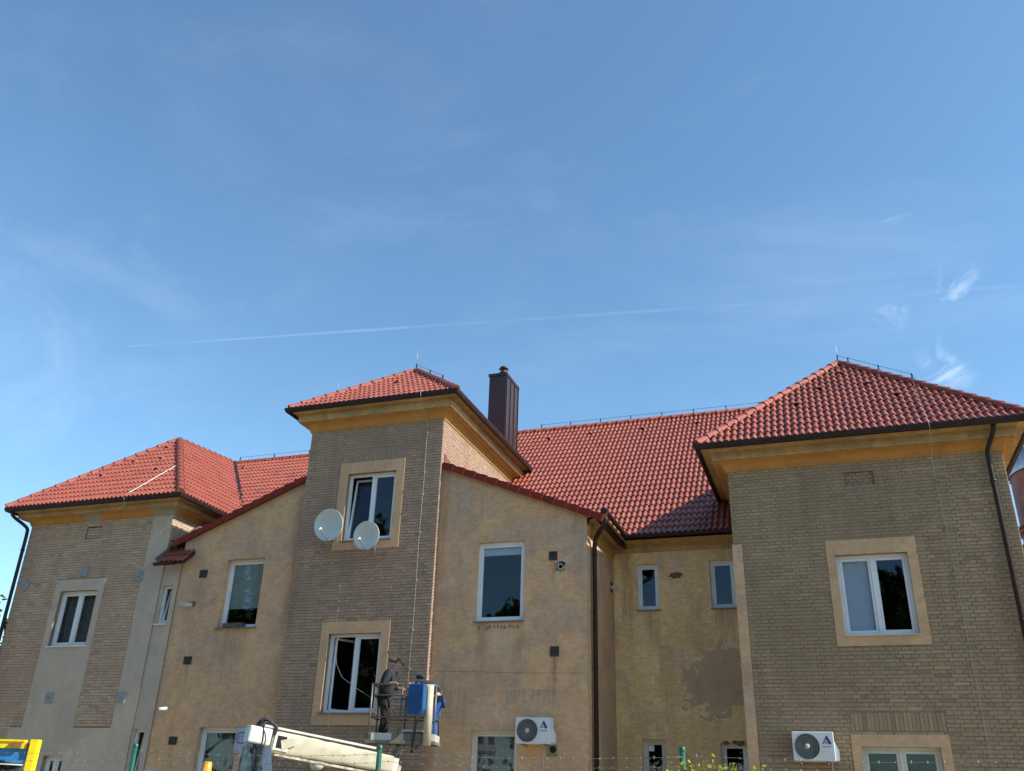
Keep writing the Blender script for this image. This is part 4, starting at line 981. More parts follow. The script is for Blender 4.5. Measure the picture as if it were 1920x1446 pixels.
# ================================================================== THINGS ON THE WALLS
def air_conditioner(x0, z0, Y, label, drain):
    w, h, d = 0.78, 0.54, 0.30
    t = empty('air_conditioner', (x0 + w / 2, Y, z0), label, 'air conditioner', 'outdoor air conditioner units')
    y1 = Y - 0.07; y0 = y1 - d
    b = B(); b.box((x0, y0, z0), (x0 + w, y1, z0 + h)); o = b.obj('casing', 'ac', t)
    bv = o.modifiers.new('bevel', 'BEVEL'); bv.width = .012; bv.segments = 2
    cx, cz, R = x0 + .275, z0 + h / 2, .235
    g = B(); g.lathe([(0, 0), (R, 0), (R, -.01)], (cx, y0 - .004, cz), (0, 1, 0), 36); fan = g.obj('fan_opening', 'ac_grille', t)
    g = B()
    for k in range(36):
        a = 2 * math.pi * k / 36; g.tube([(cx + math.cos(a) * .05, y0 - .018, cz + math.sin(a) * .05), (cx + math.cos(a + .25) * R * .98, y0 - .012, cz + math.sin(a + .25) * R * .98)], .0022, 4, False)
    for rr in (.10, .145, .19, .233):
        g.tube([(cx + math.cos(2 * math.pi * i / 32) * rr, y0 - .016, cz + math.sin(2 * math.pi * i / 32) * rr) for i in range(33)], .0022, 4, False)
    g.obj('fan_grille', simple('grille_wire', (.24, .25, .25), .5), t)
    g = B(); g.lathe([(0, -.012), (.045, -.012), (.05, 0)], (cx, y0 - .012, cz), (0, 1, 0), 20); g.obj('fan_hub', 'ac_hub', t)
    lx, lz = x0 + .64, z0 + .36; yy = y0 - .003
    def flat(pts, mat, nm): 
        q = B(); q.face([(lx + a, yy, lz + c) for a, c in pts]); q.face([(lx + a, yy + .002, lz + c) for a, c in reversed(pts)]); return q.obj(nm, mat, t)
    flat([(-.005, .105), (.02, .105), (.092, -.03), (.075, -.055), (.035, -.045), (-.018, .07)], 'blue_print', 'logo_stroke')
    flat([(-.018, .07), (.0, .062), (-.058, -.045), (-.078, -.045)], 'blue_print', 'logo_stroke')
    flat([(-.012, .008), (.010, -.018), (-.012, -.046), (-.034, -.018)], 'red_print', 'logo_diamond')
    for k in range(8): 
        q = B(); xx = lx - .075 + k * .0205; hh = (.026, .018, .018, .026, .018, .026, .018, .018)[k]; q.box((xx, yy, lz - .105), (xx + .015, yy + .002, lz - .105 + hh)); q.obj('logo_lettering', 'grey_print', t)
    g = B(); pr = [(0, .02), (.06, .02), (.075, .06), (.075, .22), (.05, .26), (.02, .34), (.0, .36)]
    g.prism(pr, y0 + .06, y1 - .05, lambda a, z, dd: Vector((x0 + w + a, dd, z0 + z))); g.obj('valve_cover', 'ac', t)
    for k in (0.12, 0.62):
        boxobj('wall_bracket', 'galv', t, (x0 + k, y0 + .02, z0 - .045), (x0 + k + .04, Y + .02, z0 - .012)); boxobj('rubber_foot', 'hose', t, (x0 + k - .02, y0 + .05, z0 - .012), (x0 + k + .06, y0 + .10, z0))
    tubeobj('drain_hose', 'pvc', t, [(drain, Y - .05, z0), (drain, Y - .03, z0 - .2), (drain + .02, Y - .03, 0.3)], .011, 6)
    return t
air_conditioner(-6.72, 2.69, 20.03, 'white air conditioner with blue logo and sunlit side on ochre render', -6.17)
air_conditioner(-0.93, 2.43, 19.98, 'white air conditioner with blue logo in shade on the brick wing', -0.23)

def sat_dish(c, R, nrm, foot, label):
    c, nrm = Vector(c), Vector(nrm).normalized()
    t = empty('satellite_dish', foot, label, 'satellite dish', 'satellite dishes on the tower')
    side = nrm.cross(Vector((0, 0, 1))).normalized(); up = side.cross(nrm)
    b = B(); prof = [(R * k / 10, -R * .20 + R * .20 * (k / 10) ** 2) for k in range(11)] + [(R * 1.012, .0), (R * 1.012, -.018), (R * .985, -.018)] + [(R * k / 10, -R * .20 + R * .20 * (k / 10) ** 2 - .012) for k in range(9, -1, -1)]
    b.lathe(prof, c, nrm, 44); ds = b.obj('reflector', 'dish', t, True)
    root = c - up * R * .93; fp = c + nrm * R * .95 - up * R * .42
    b = B(); b.tube([root - nrm * .05, root + nrm * .02, fp], .014, 8); b.obj('feed_arm', 'sill', t)
    ax = (c - fp).normalized()
    b = B(); b.lathe([(0, -.10), (.024, -.10), (.024, -.02), (.034, -.02), (.036, .03), (0, .035)], fp, ax, 14); b.obj('receiver', simple('receiver_plastic', (.62, .56, .45), .45), t)
    bk = c - nrm * (R * .2 + .02)
    b = B(); b.tube([bk, bk - nrm * .10, Vector((bk.x, foot[1] - .16, bk.z - .05)), Vector((bk.x, foot[1] - .16, foot[2] - .12))], .024, 8)
    b.tube([Vector((bk.x, foot[1] - .16, foot[2])), Vector((foot[0], foot[1], foot[2]))], .02, 8); b.obj('mast', 'galv', t)
    return t
sat_dish((-11.75, 19.25, 7.79), .405, (.02, -1, -.10), (-11.98, 19.9, 7.55), 'larger left satellite dish beside the upper tower window')
sat_dish((-10.62, 19.22, 7.44), .355, (-.02, -1, -.08), (-10.70, 19.9, 7.22), 'smaller right satellite dish in front of the upper tower window')

t = empty('security_camera', (-16.3, 20.05, 3.43), 'white bullet security camera low on the left rendered wall', 'camera')
b = B(); b.tube([(-16.24, 20.05, 3.47), (-16.27, 19.95, 3.47)], .02, 8); b.obj('bracket', 'pvc', t)
b = B(); b.tube([(-16.27, 19.97, 3.45), (-16.40, 19.80, 3.41)], .042, 12); b.obj('housing', 'upvc', t)
b = B(); b.lathe([(0, 0), (.036, 0)], (-16.4015, 19.798, 3.4095), (-.6, -.78, -.18), 12); b.obj('lens', 'hole', t)
t = empty('wall_lamp', (-11.57, 19.88, 2.28), 'white oval globe lamp on the tower wall under the boom', 'lamp')
b = B(); b.lathe([(0, .26), (.10, .24), (.16, .15), (.17, 0), (.16, -.12), (.10, -.20), (0, -.22)], (-11.57, 19.70, 2.27), (0, 0, 1), 20); b.obj('globe', 'upvc_old', t)
b = B(); b.box((-11.64, 19.84, 2.2), (-11.5, 19.9, 2.34)); b.obj('wall_mount', 'sill', t)
t = empty('sign_sheet', (-13.98, 20.05, 2.75), 'pale sheet with a round blue emblem beside the lace-curtained window', 'sign')
boxobj('sheet', simple('pale_sheet', (.40, .42, .47), .7), t, (-14.12, 20.02, 2.42), (-13.78, 20.04, 3.0))
b = B()
ctr = Vector((-13.95, 20.015, 2.77))
def ringflat(b, c, r0, r1, n=30, a0=0, a1=2 * math.pi):
    for i in range(n):
        p, q = a0 + (a1 - a0) * i / n, a0 + (a1 - a0) * (i + 1) / n
        b.face([c + Vector((math.cos(p) * r0, 0, math.sin(p) * r0)), c + Vector((math.cos(p) * r1, 0, math.sin(p) * r1)), c + Vector((math.cos(q) * r1, 0, math.sin(q) * r1)), c + Vector((math.cos(q) * r0, 0, math.sin(q) * r0))])
ringflat(b, ctr, .115, .14); ringflat(b, ctr + Vector((-.035, 0, 0)), .030, .045, 12, R_(60), R_(300)); ringflat(b, ctr + Vector((.04, 0, 0)), .030, .045, 12, R_(-120), R_(120)); b.obj('emblem', 'blue_print', t)
# paper in the narrow ground-floor window
b = B(); b.box((-4.43, 22.97, 2.74), (-4.30, 22.972, 2.87)); tag(b.obj('paper_note', 'upvc'), 'small white paper stuck in the narrow ground floor window', 'paper')
# loose cables down the tower
cb = B(); cb.tube([(-11.58, 19.86, 7.25), (-11.56, 19.85, 6.0), (-11.55, 19.84, 5.5), (-11.53, 19.80, 4.6), (-11.48, 19.80, 3.7), (-11.44, 19.80, 3.1), (-11.43, 19.84, 2.4)], .0035, 5)
tag(cb.obj('loose_cable', 'sill'), 'thin white cable hanging down past the lower tower window', 'cable')
cb = B(); cb.tube([(-11.43, 19.82, 5.10), (-11.36, 19.62, 4.75), (-11.10, 19.3, 4.35), (-10.70, 18.9, 4.02), (-10.1, 18.6, 3.72), (-9.6, 18.4, 3.5)], .006, 6)
tag(cb.obj('power_cable', 'sill'), 'cable slung from the open tower window down to the lift basket', 'cable')

# ================================================================== BOOM LIFT
lift = empty('boom_lift_truck', (-10.2, 15.0, 0), 'cream truck-mounted boom lift reaching up to the tower', 'boom lift')
kn = Vector((-10.40, 15.55, 2.50)); tip = Vector((-8.72, 17.75, 2.17))
d = (tip - kn).normalized(); sd = d.cross(Vector((0, 0, 1))).normalized(); up = sd.cross(d)
mtb = Matrix(((d.x, sd.x, up.x, kn.x), (d.y, sd.y, up.y, kn.y), (d.z, sd.z, up.z, kn.z), (0, 0, 0, 1)))
Lb = (tip - kn).length
# canvas cover: slightly sagging, wrinkled skin round the boom
b = B(); rows = []; rngb = random.Random(3)
for i in range(15):
    t_ = i / 14; x = .18 + (Lb - .18) * t_; hh = .20 - .045 * t_; ww = .13 - .02 * t_; row = []
    for k in range(16):
        a = 2 * math.pi * k / 16; ca, sa = math.cos(a), math.sin(a)
        e = lambda v: math.copysign(abs(v) ** .35, v)
        row.append(mtb @ Vector((x, e(ca) * ww + rngb.uniform(-.012, .012), e(sa) * hh + rngb.uniform(-.008, .008) - (.02 if sa < -.5 else 0))))
    rows.append(row)
for i in range(14):
    for k in range(16): b.face([rows[i][k], rows[i][(k + 1) % 16], rows[i + 1][(k + 1) % 16], rows[i + 1][k]], True)
b.face(list(reversed(rows[0]))); b.face(rows[-1])
b.obj('boom', 'boom', lift, True)
boxobj('boom_top_rail', 'boom_white', lift, (-.02, .02, .205), (Lb * .84, .13, .245), mtb)
boxobj('boom_under_rail', 'machine_dirty', lift, (.3, -.10, -.255), (Lb, .10, -.215), mtb)
boxobj('access_frame', 'upvc_old', lift, (.22, .131, -.16), (.52, .145, .15), mtb)
boxobj('access_hatch', 'hole', lift, (.27, .146, -.12), (.46, .150, .10), mtb)
b = B(); b.prism([(.40, -.14), (.66, -.02), (.56, .10), (.34, .02)], .152, .158, lambda a, z, dd: mtb @ Vector((a, dd, z))); b.obj('hatch_flap', 'boom', lift)
boxobj('boom_nose', 'boom_white', lift, (Lb, -.10, -.16), (Lb + .12, .10, .12), mtb)
b = B(); b.box((Lb + .12, -.05, -.15), (Lb + .22, .05, .0), mtb); b.obj('nose_link', 'machine_dirty', lift)
# knuckle and lower arm
b = B(); b.box((-.30, -.13, -.12), (.16, .15, .19), mtb); o = b.obj('knuckle', 'boom_white', lift); bv = o.modifiers.new('bevel', 'BEVEL'); bv.width = .04; bv.segments = 3
b = B()
for s in (-1, 1):
    P = [(-.34, 2.36), (-.02, 2.36), (.10, 1.9), (.22, 1.2), (-.40, 1.2), (-.40, 1.9)]
    b.prism(P, .10 * s - .02, .10 * s + .02, lambda a, z, dd: Vector((kn.x + a, kn.y, z)) + sd * dd)
b.obj('arm_cheek', 'machine_dirty', lift)
b = B(); b.prism([(.02, 2.36), (.20, 2.36), (.46, 1.2), (.20, 1.2)], -.11, .11, lambda a, z, dd: Vector((kn.x + a, kn.y, z)) + sd * dd); b.obj('lower_arm', 'boom_white', lift)
b = B(); b.tube([(kn.x - .18, kn.y, 2.30), (kn.x - .10, kn.y + .05, 1.2)], .06, 12); b.obj('lift_cylinder', 'galv', lift)
b = B(); b.lathe([(0, -.18), (.05, -.18), (.05, .18), (0, .18)], kn + Vector((-.18, 0, -.22)), sd, 14); b.obj('pivot_pin', 'dark', lift)
for k in range(7):
    s = (-.1 + .035 * k); p0 = Vector((kn.x - .15 - .03 * (k % 3), kn.y, 1.3)) + sd * (.16 + .01 * k); p3 = mtb @ Vector((.20, .14 - .04 * (k % 4), .10))
    tp_ = Vector((kn.x - .08 + s * .6, kn.y, 2.78 + .05 * (k % 3))) + sd * .14; mid = Vector((kn.x - .17 + .05 * (k % 4), kn.y, 2.2)) + sd * (.17)
    pts = []
    ctrl = [p0, mid, mid + Vector((-.03 + .03 * k % .1, 0, .3)), tp_, p3 + Vector((0, 0, .16)), p3]
    for i in range(len(ctrl) - 1):
        a0, a1, a2, a3 = ctrl[max(i - 1, 0)], ctrl[i], ctrl[i + 1], ctrl[min(i + 2, len(ctrl) - 1)]
        for j in range(6):
            q = j / 6; pts.append(.5 * ((2 * a1) + (a2 - a0) * q + (2 * a0 - 5 * a1 + 4 * a2 - a3) * q * q + (3 * a1 - a0 - 3 * a2 + a3) * q ** 3))
    pts.append(ctrl[-1]); tubeobj('hydraulic_hose', 'hose', lift, pts, .012 if k else .03, 6)
# truck under it (below the frame)
b = B(); b.box((-12.2, 14.3, .55), (-8.2, 16.3, .85)); b.obj('truck_bed', 'machine_dirty', lift)
b = B(); b.prism([(14.25, .5), (16.35, .5), (16.35, 1.45), (16.1, 1.86), (14.5, 1.86), (14.25, 1.45)], -12.9, -11.3, lambda a, z, dd: Vector((dd + 1.5, a - .9, z))); b.obj('truck_cab', 'bluepaint', lift, True)
b = B(); b.box((-10.7, 14.9, .85), (-9.9, 16.0, 1.35)); b.obj('turret', 'machine_dirty', lift)
for x in (-11.0, -8.8):
    for y in (14.0, 16.2):
        b = B(); b.lathe([(0, 0), (.22, 0), (.42, .03), (.42, .25), (.22, .28), (0, .28)], (x, y, .42), (0, 1, 0), 20); b.obj('wheel', 'tyre', lift)
bc = empty('warning_beacon', (-10.54, 14.25, 1.86), 'orange warning beacon on the truck cab roof', 'beacon')
b = B(); b.lathe([(.09, 0), (.09, .03), (.078, .035), (.078, .15), (.065, .175), (0, .18)], (-10.54, 14.25, 1.86), (0, 0, 1), 18); b.obj('lens', 'amber', bc)
b = B(); b.lathe([(.095, 0), (.095, .028), (0, .029)], (-10.54, 14.25, 1.855), (0, 0, 1), 18); b.obj('base', 'hose', bc)
# basket, turned about 16 degrees
th = R_(16); bx = Matrix.Translation((-9.42, 18.0, 2.58)) @ Matrix.Rotation(th, 4, 'Z')
bp = lambda x, y, z: bx @ Vector((x, y, z))
W_, D_, H_ = 1.38, .80, 1.18
b = B(); b.box((-.05, -.05, 0), (W_ + .05, D_ + .05, .06), bx); b.obj('basket_floor', 'basket_floor', lift)
for nm, lo, hi, mt_ in (('toe_board', (0, -.03, .06), (W_, -.01, .20), 'basket_floor'), ('toe_board', (0, D_ + .01, .06), (W_, D_ + .03, .20), 'basket_floor'), ('toe_board', (-.03, 0, .06), (-.01, D_, .20), 'basket_floor'), ('toe_board', (W_ + .01, 0, .06), (W_ + .03, D_, .20), 'boom_white'),
                        ('white_plate', (.06, -.042, .06), (.50, -.032, .20), 'boom_white'), ('white_plate', (W_ - .16, -.042, .02), (W_ + .03, -.032, .20), 'boom_white')): boxobj(nm, mt_, lift, lo, hi, bx)
cr = [(0, 0), (W_, 0), (W_, D_), (0, D_)]
for x, y in cr: tubeobj('basket_post', 'rail', lift, [bp(x, y, .05), bp(x, y, H_)], .022, 8)
tubeobj('basket_post', 'rail', lift, [bp(.62, 0, .05), bp(.66, 0, H_)], .018, 8); tubeobj('basket_post', 'rail', lift, [bp(.62, D_, .05), bp(.62, D_, H_)], .018, 8)
for z in (H_, H_ - .22, .52):
    for k in range(4):
        p, q = cr[k], cr[(k + 1) % 4]; tubeobj('basket_rail', 'rail', lift, [bp(*p, z), bp(*q, z)], .021 if z == H_ else .016, 8)
b = B(); b.tube([bp(W_ - .12, -.10, -.03), bp(W_ - .12, -.10, 1.17)], .085, 16); b.obj('slew_column', 'boom', lift)
# blue control cover hung on the front rail
b = B(); b.prism([(0, 0), (.30, 0), (.36, .10), (.36, .62), (0, .62), (-.03, .5), (-.03, .12)], -.14, .04, lambda a, z, dd: bp(.88, -.06, .56 + z) + Vector((a * 1.0, dd - .05, 0)) + Vector((a * 0, a * -.06, 0))); o = b.obj('control_cover', 'bluebox', lift, True)
bv = o.modifiers.new('bevel', 'BEVEL'); bv.width = .03; bv.segments = 3
b = B(); b.tube([bp(1.02, -.1, .56), bp(1.0, -.08, .42), bp(.96, -.06, .0), bp(.95, -.05, -.18)], .028, 8); b.obj('control_stem', 'hose', lift)
# linkage and hoses from boom to basket
b = B(); b.tube([mtb @ Vector((Lb + .18, 0, -.08)), bp(.55, .2, -.25), bp(.60, .35, .0)], .05, 10); b.obj('levelling_link', 'machine_dirty', lift)
for k in range(4):
    a = mtb @ Vector((Lb * (.86 + .04 * k), .05 * (k - 1), .20)); e_ = bp(.2 + .3 * k, .0, -.02); m1 = a + Vector((-.05 + .12 * k, 0, .22 - .05 * k)); m2 = e_ + Vector((-.12, 0, -.18 + .03 * k))
    pts = [a.lerp(m1, t) .lerp(m1.lerp(m2, t), t).lerp(m1.lerp(m2, t).lerp(m2.lerp(e_, t), t), t) for t in [i / 10 for i in range(11)]]
    tubeobj('basket_hose', 'hose', lift, pts, .013, 6)
t = empty('floor_packet', bp(.95, .35, .06), 'white and red packet lying on the basket floor', 'packet')  # small packet of red card with a white lid
boxobj('packet_body', simple('red_card', (.35, .12, .14), .6), t, (.72, .12, .205), (1.18, .34, .245), bx); boxobj('packet_lid', 'upvc', t, (.70, .10, .246), (1.20, .36, .28), bx)
boxobj('packet_base', 'basket_floor', t, (.74, .14, .061), (1.16, .32, .204), bx)

# ================================================================== PEOPLE
def skin(name, mat, parent, chains, sub=2):
    """chains: list of point lists (Vector, radius); shared points are merged"""
    vs = []; rs = []; es = []; key = {}
    def idx(p, rr):
        k = (round(p.x, 4), round(p.y, 4), round(p.z, 4))
        if k not in key: key[k] = len(vs); vs.append(p); rs.append(rr)
        return key[k]
    for ch in chains:
        ids = [idx(p, rr) for p, rr in ch]
        for a, c in zip(ids, ids[1:]):
            if a != c and (a, c) not in es and (c, a) not in es: es.append((a, c))
    me = bpy.data.meshes.new(name); me.from_pydata([tuple(v) for v in vs], es, []); me.materials.append(MAT[mat])
    o = bpy.data.objects.new(name, me); link(o, parent)
    md = o.modifiers.new('skin', 'SKIN'); md.use_smooth_shade = True
    for i, rr in enumerate(rs):
        if isinstance(rr, tuple): me.skin_vertices[0].data[i].radius = rr
        else: me.skin_vertices[0].data[i].radius = (rr, rr)
    me.skin_vertices[0].data[0].use_root = True
    o.modifiers.new('sub', 'SUBSURF').levels = sub; o.modifiers['sub'].render_levels = sub
    return o
def hand_chains(w, fdir, side, upv, k=1.0):
    """wrist point, finger direction, thumb side, curl direction"""
    out = []; palm = w + fdir * .07
    out.append([(w, .026), (palm, .034)])
    for i, L in enumerate((.070, .078, .072, .056)):
        b0 = palm + side * (.027 - .018 * i) + fdir * .012
        out.append([(palm, .034), (b0, .011), (b0 + fdir * L * .45 - upv * .008, .0095), (b0 + fdir * L * .70 - upv * L * .45, .009), (b0 + fdir * L * .55 - upv * L * .85, .008)])
    t0 = w + fdir * .03 + side * .03
    out.append([(w + fdir * 0.0, .026), (t0, .013), (t0 + side * .03 + fdir * .03 - upv * .015, .011), (t0 + side * .022 + fdir * .055 - upv * .04, .009)])
    return out
def head_chain(nk, hd, fwd):
    up = (hd - nk).normalized()
    return [[(nk, .055), (nk + up * .06, .055), (hd - up * .02 + fwd * .01, (.082, .088)), (hd + up * .06, (.088, .100)), (hd + up * .125, (.06, .065))],
            [(hd - up * .02 + fwd * .01, (.082, .088)), (hd - up * .035 + fwd * .085, .030), (hd - up * .01 + fwd * .108, .014)],
            [(hd - up * .02 + fwd * .01, (.082, .088)), (hd - up * .075 + fwd * .075, .028)]]
# standing person, seen from the side, leaning on the rail
base = bp(.25, .34, .06); F = Vector((math.cos(R_(10)), math.sin(R_(10)), 0)); S = Vector((F.y, -F.x, 0))
def P(f_, s_, z_): return base + F * f_ + S * s_ + Vector((0, 0, z_))
p1 = empty('person', base, 'person in grey jacket and black trousers standing in the lift basket, hand on rail', 'person', 'people in the lift basket')
pel, wst, cst, nck = P(-.03, 0, .94), P(-.02, 0, 1.10), P(.07, 0, 1.33), P(.15, 0, 1.47)
hd = P(.24, 0, 1.585); hf = (F - Vector((0, 0, .45))).normalized()
shN, shF = P(.07, .17, 1.38), P(.07, -.17, 1.38); elN, elF = P(.00, .25, 1.11), P(.04, -.26, 1.12); wrN, wrF = P(.22, .28, 1.16), P(.27, -.22, 1.08)
ch = head_chain(nck, hd, hf) + [[(pel, .09), (wst, .09), (cst, .10), (nck, .055)]]
for sh, el, wr, sg in ((shN, elN, wrN, 1), (shF, elF, wrF, -1)): ch += [[(cst, .10), (sh, .05), (el, .04), (wr, .026)]] + hand_chains(wr, (F * .9 + S * sg * .1 - Vector((0, 0, .1))).normalized(), -S * sg, Vector((0, 0, 1)))
for sg in (1, -1): ch += [[(pel, .09), (P(-.02, .09 * sg, .88), .075), (P(.03, .10 * sg, .48), .05), (P(-.03, .10 * sg, .09), .038), (P(.10, .11 * sg, .045), .03)]]
skin('body', 'skin', p1, ch)
skin('jacket', 'jacket', p1, [[(P(-.03, 0, .86), (.18, .20)), (wst, (.17, .19)), (cst, (.175, .20)), (P(.13, 0, 1.44), (.075, .085))], [(cst, (.175, .20)), (shN, .098), (elN, .078), (P(.16, .275, 1.15), .05)], [(cst, (.175, .20)), (shF, .098), (elF, .078), (P(.21, -.235, 1.09), .05)]])
skin('trousers', 'black_cloth', p1, [[(P(-.03, 0, .90), (.13, .17)), (P(-.03, .095, .82), .105), (P(.03, .105, .47), .082), (P(-.03, .105, .10), .075)], [(P(-.03, 0, .90), (.13, .17)), (P(-.03, -.095, .82), .105), (P(.03, -.105, .47), .082), (P(-.03, -.105, .10), .075)]])
for sg in (1, -1): skin('shoe', 'shoe', p1, [[(P(-.06, .105 * sg, .045), .05), (P(.06, .11 * sg, .045), .05), (P(.16, .115 * sg, .035), .042)]])
upd = (hd - nck).normalized()
def cap(parent, hd, upd, fwd, mat='cap'):
    sd_ = upd.cross(fwd).normalized(); fw_ = sd_.cross(upd).normalized(); b = B(); prev = None
    for k in range(6):
        a = k / 5 * math.pi / 2; row = []
        for j in range(16):
            t = 2 * math.pi * j / 16; row.append(hd + upd * (.045 + math.sin(a) * .095) + fw_ * (math.cos(t) * math.cos(a) * .112) + sd_ * (math.sin(t) * math.cos(a) * .098))
        if prev:
            for j in range(16): b.face([prev[j], prev[(j + 1) % 16], row[(j + 1) % 16], row[j]], True)
        prev = row
    pts = [hd + upd * .05 + fw_ * (math.cos(t) * .10 + (.085 if abs(t) < 1.2 else 0) * math.cos(t)) + sd_ * (math.sin(t) * .095) for t in [(-1.3 + 2.6 * i / 10) for i in range(11)]]
    b.face(pts); b.face([p - upd * .008 for p in reversed(pts)]); b.obj('cap', mat, parent)
cap(p1, hd, upd, hf)
skin('hair', 'hair', p1, [[(hd + upd * .02 - hf * .06, .07), (hd - hf * .12 + upd * .03, .05), (hd - hf * .19 + upd * .01, .055), (hd - hf * .24 - upd * .05, .035)]])
# bending person behind the blue cover
base = bp(1.24, .50, .06); F = Vector((-.95, -.12, 0)).normalized(); S = Vector((F.y, -F.x, 0))
p2 = empty('person', base, 'person in navy top and blue trousers bending over behind the blue control cover', 'person', 'people in the lift basket')
pel, wst, cst, nck = P(-.14, 0, .92), P(.0, 0, 1.12), P(.26, 0, 1.24), P(.42, 0, 1.21); hd = P(.53, 0, 1.17); hf = (F * .3 - Vector((0, 0, 1))).normalized()
shN, shF = P(.28, .18, 1.19), P(.28, -.18, 1.19); elN, elF = P(.33, .20, .90), P(.33, -.23, .90); wrN, wrF = P(.44, .12, .68), P(.44, -.18, .68)
ch = head_chain(nck, hd, hf) + [[(pel, .09), (wst, .09), (cst, .10), (nck, .055)]]
for sh, el, wr, sg in ((shN, elN, wrN, 1), (shF, elF, wrF, -1)): ch += [[(cst, .10), (sh, .05), (el, .04), (wr, .026)]] + hand_chains(wr, (F * .5 - Vector((0, 0, .85))).normalized(), -S * sg, F)
for sg in (1, -1): ch += [[(pel, .09), (P(-.15, .09 * sg, .86), .075), (P(-.02, .10 * sg, .47), .05), (P(-.06, .11 * sg, .09), .038), (P(.08, .12 * sg, .045), .03)]]
skin('body', 'skin', p2, ch)
skin('jacket', 'navy', p2, [[(P(-.14, 0, .98), (.15, .18)), (wst, (.14, .18)), (cst, (.14, .19)), (P(.39, 0, 1.22), (.08, .085))], [(cst, (.14, .19)), (shN, .085), (elN, .066), (P(.41, .15, .74), .05)], [(cst, (.14, .19)), (shF, .085), (elF, .066), (P(.38, -.20, .74), .05)]])
skin('trousers', 'bluetrousers', p2, [[(P(-.15, 0, .94), (.145, .17)), (P(-.15, .095, .84), .11), (P(-.02, .105, .47), .085), (P(-.06, .11, .10), .078)], [(P(-.15, 0, .94), (.145, .17)), (P(-.15, -.095, .84), .11), (P(-.02, -.105, .47), .085), (P(-.06, -.11, .10), .078)]])
for sg in (1, -1): skin('shoe', 'shoe', p2, [[(P(-.09, .11 * sg, .045), .05), (P(.03, .115 * sg, .045), .05), (P(.13, .12 * sg, .035), .042)]])
upd = (hd - nck).normalized(); skin('hair', 'hair', p2, [[(hd + upd * .0 - hf * .05, .06), (hd + upd * .06 - hf * .03, .078), (hd + upd * .12, .055)]])
skin('hood', 'navy', p2, [[(P(.20, 0, 1.34), .06), (P(.31, 0, 1.38), .07), (P(.41, 0, 1.32), .05)]])

# ================================================================== FOREGROUND
fen = empty('barbed_wire_fence', (-4.4, 8.7, 0), 'green post fence topped with strands of barbed wire', 'fence')
fx = [-13.54, -10.47, -7.42, -4.41, -1.375, 1.66]
for x in fx:
    top = 2.045 + .006 * (x + 4.4) + (.0)
    b = B(); b.tube([(x, 8.7, 0), (x, 8.7, top)], .026, 14); po = b.obj('post', 'greenpost', fen)
    b = B(); b.lathe([(.029, -.03), (.029, 0), (.02, .012), (0, .015)], (x, 8.7, top), (0, 0, 1), 14); b.obj('post_cap', 'greenpost', po)
rf = random.Random(2)
for z0 in (1.985, 1.905, 1.80):
    for k in range(len(fx) - 1):
        n = 24; b = B(); pts = []
        for i in range(n + 1):
            t = i / n; pts.append((fx[k] + (fx[k + 1] - fx[k]) * t, 8.665 + rf.uniform(-.002, .002), z0 + .006 * (fx[k] + 4.4) - .035 * 4 * t * (1 - t) + rf.uniform(-.002, .002)))
        b.tube(pts, .0016, 5)
        for i in range(1, n):
            p = Vector(pts[i])
            for s in range(2):
                a = rf.uniform(0, 3.14); q = Vector((.006 * (1 if s else -1), math.cos(a) * .016, math.sin(a) * .016)); b.tube([p - q, p + q], .0014, 4)
            b.tube([p - Vector((.008, 0, 0)), p + Vector((.008, 0, 0))], .003, 5)
        b.obj('barbed_strand', 'barb', fen)
# climbing plant on the fence
vn = empty('climbing_vine', (-1.3, 8.62, 0), 'yellow-green vine sprouting over the fence by the right post', 'plant')
rv = random.Random(12); st = B(); lf = B()
def leaf(g, p, dirv, size, rn):
    d_ = Vector(dirv).normalized(); s_ = d_.cross(Vector((rn.uniform(-1, 1), rn.uniform(-1, 1), rn.uniform(-1, 1)))).normalized(); n__ = s_.cross(d_)
    a = p + d_ * size * .5 + s_ * size * .34 + n__ * size * .06; c = p + d_ * size; e = p + d_ * size * .5 - s_ * size * .34 + n__ * size * .06
    g.face([p, a, c, e])
for k in range(15):
    x = -1.78 + k * .068 + rv.uniform(-.03, .03); top = 1.80 + .09 * math.exp(-((x + 1.25) / .35) ** 2) + rv.uniform(-.06, .06)
    pts = [Vector((x + rv.uniform(-.1, .1), 8.62 + rv.uniform(-.05, .05), 1.2))]
    for i in range(7): pts.append(Vector((pts[-1].x * .7 + (x + rv.uniform(-.05, .05)) * .3 + .01 * i, 8.62 + rv.uniform(-.06, .06), 1.2 + (top - 1.2) * (i + 1) / 7)))
    st.tube(pts, .003, 5)
    for p in pts[1:]:
        for j in range(9): leaf(lf, p + Vector((rv.uniform(-.06, .06), rv.uniform(-.06, .06), rv.uniform(-.07, .05))), (rv.uniform(-1, 1), rv.uniform(-1, .6), rv.uniform(-.3, .9)), rv.uniform(.025, .05), rv)
hx = [Vector((-1.85 + .05 * i, 8.66, 1.80 + .01 * math.sin(i))) for i in range(22)]; st.tube(hx, .006, 6)
st.obj('stem', 'stem', vn); o = lf.obj('foliage', 'vine', vn); o['kind'] = 'stuff'
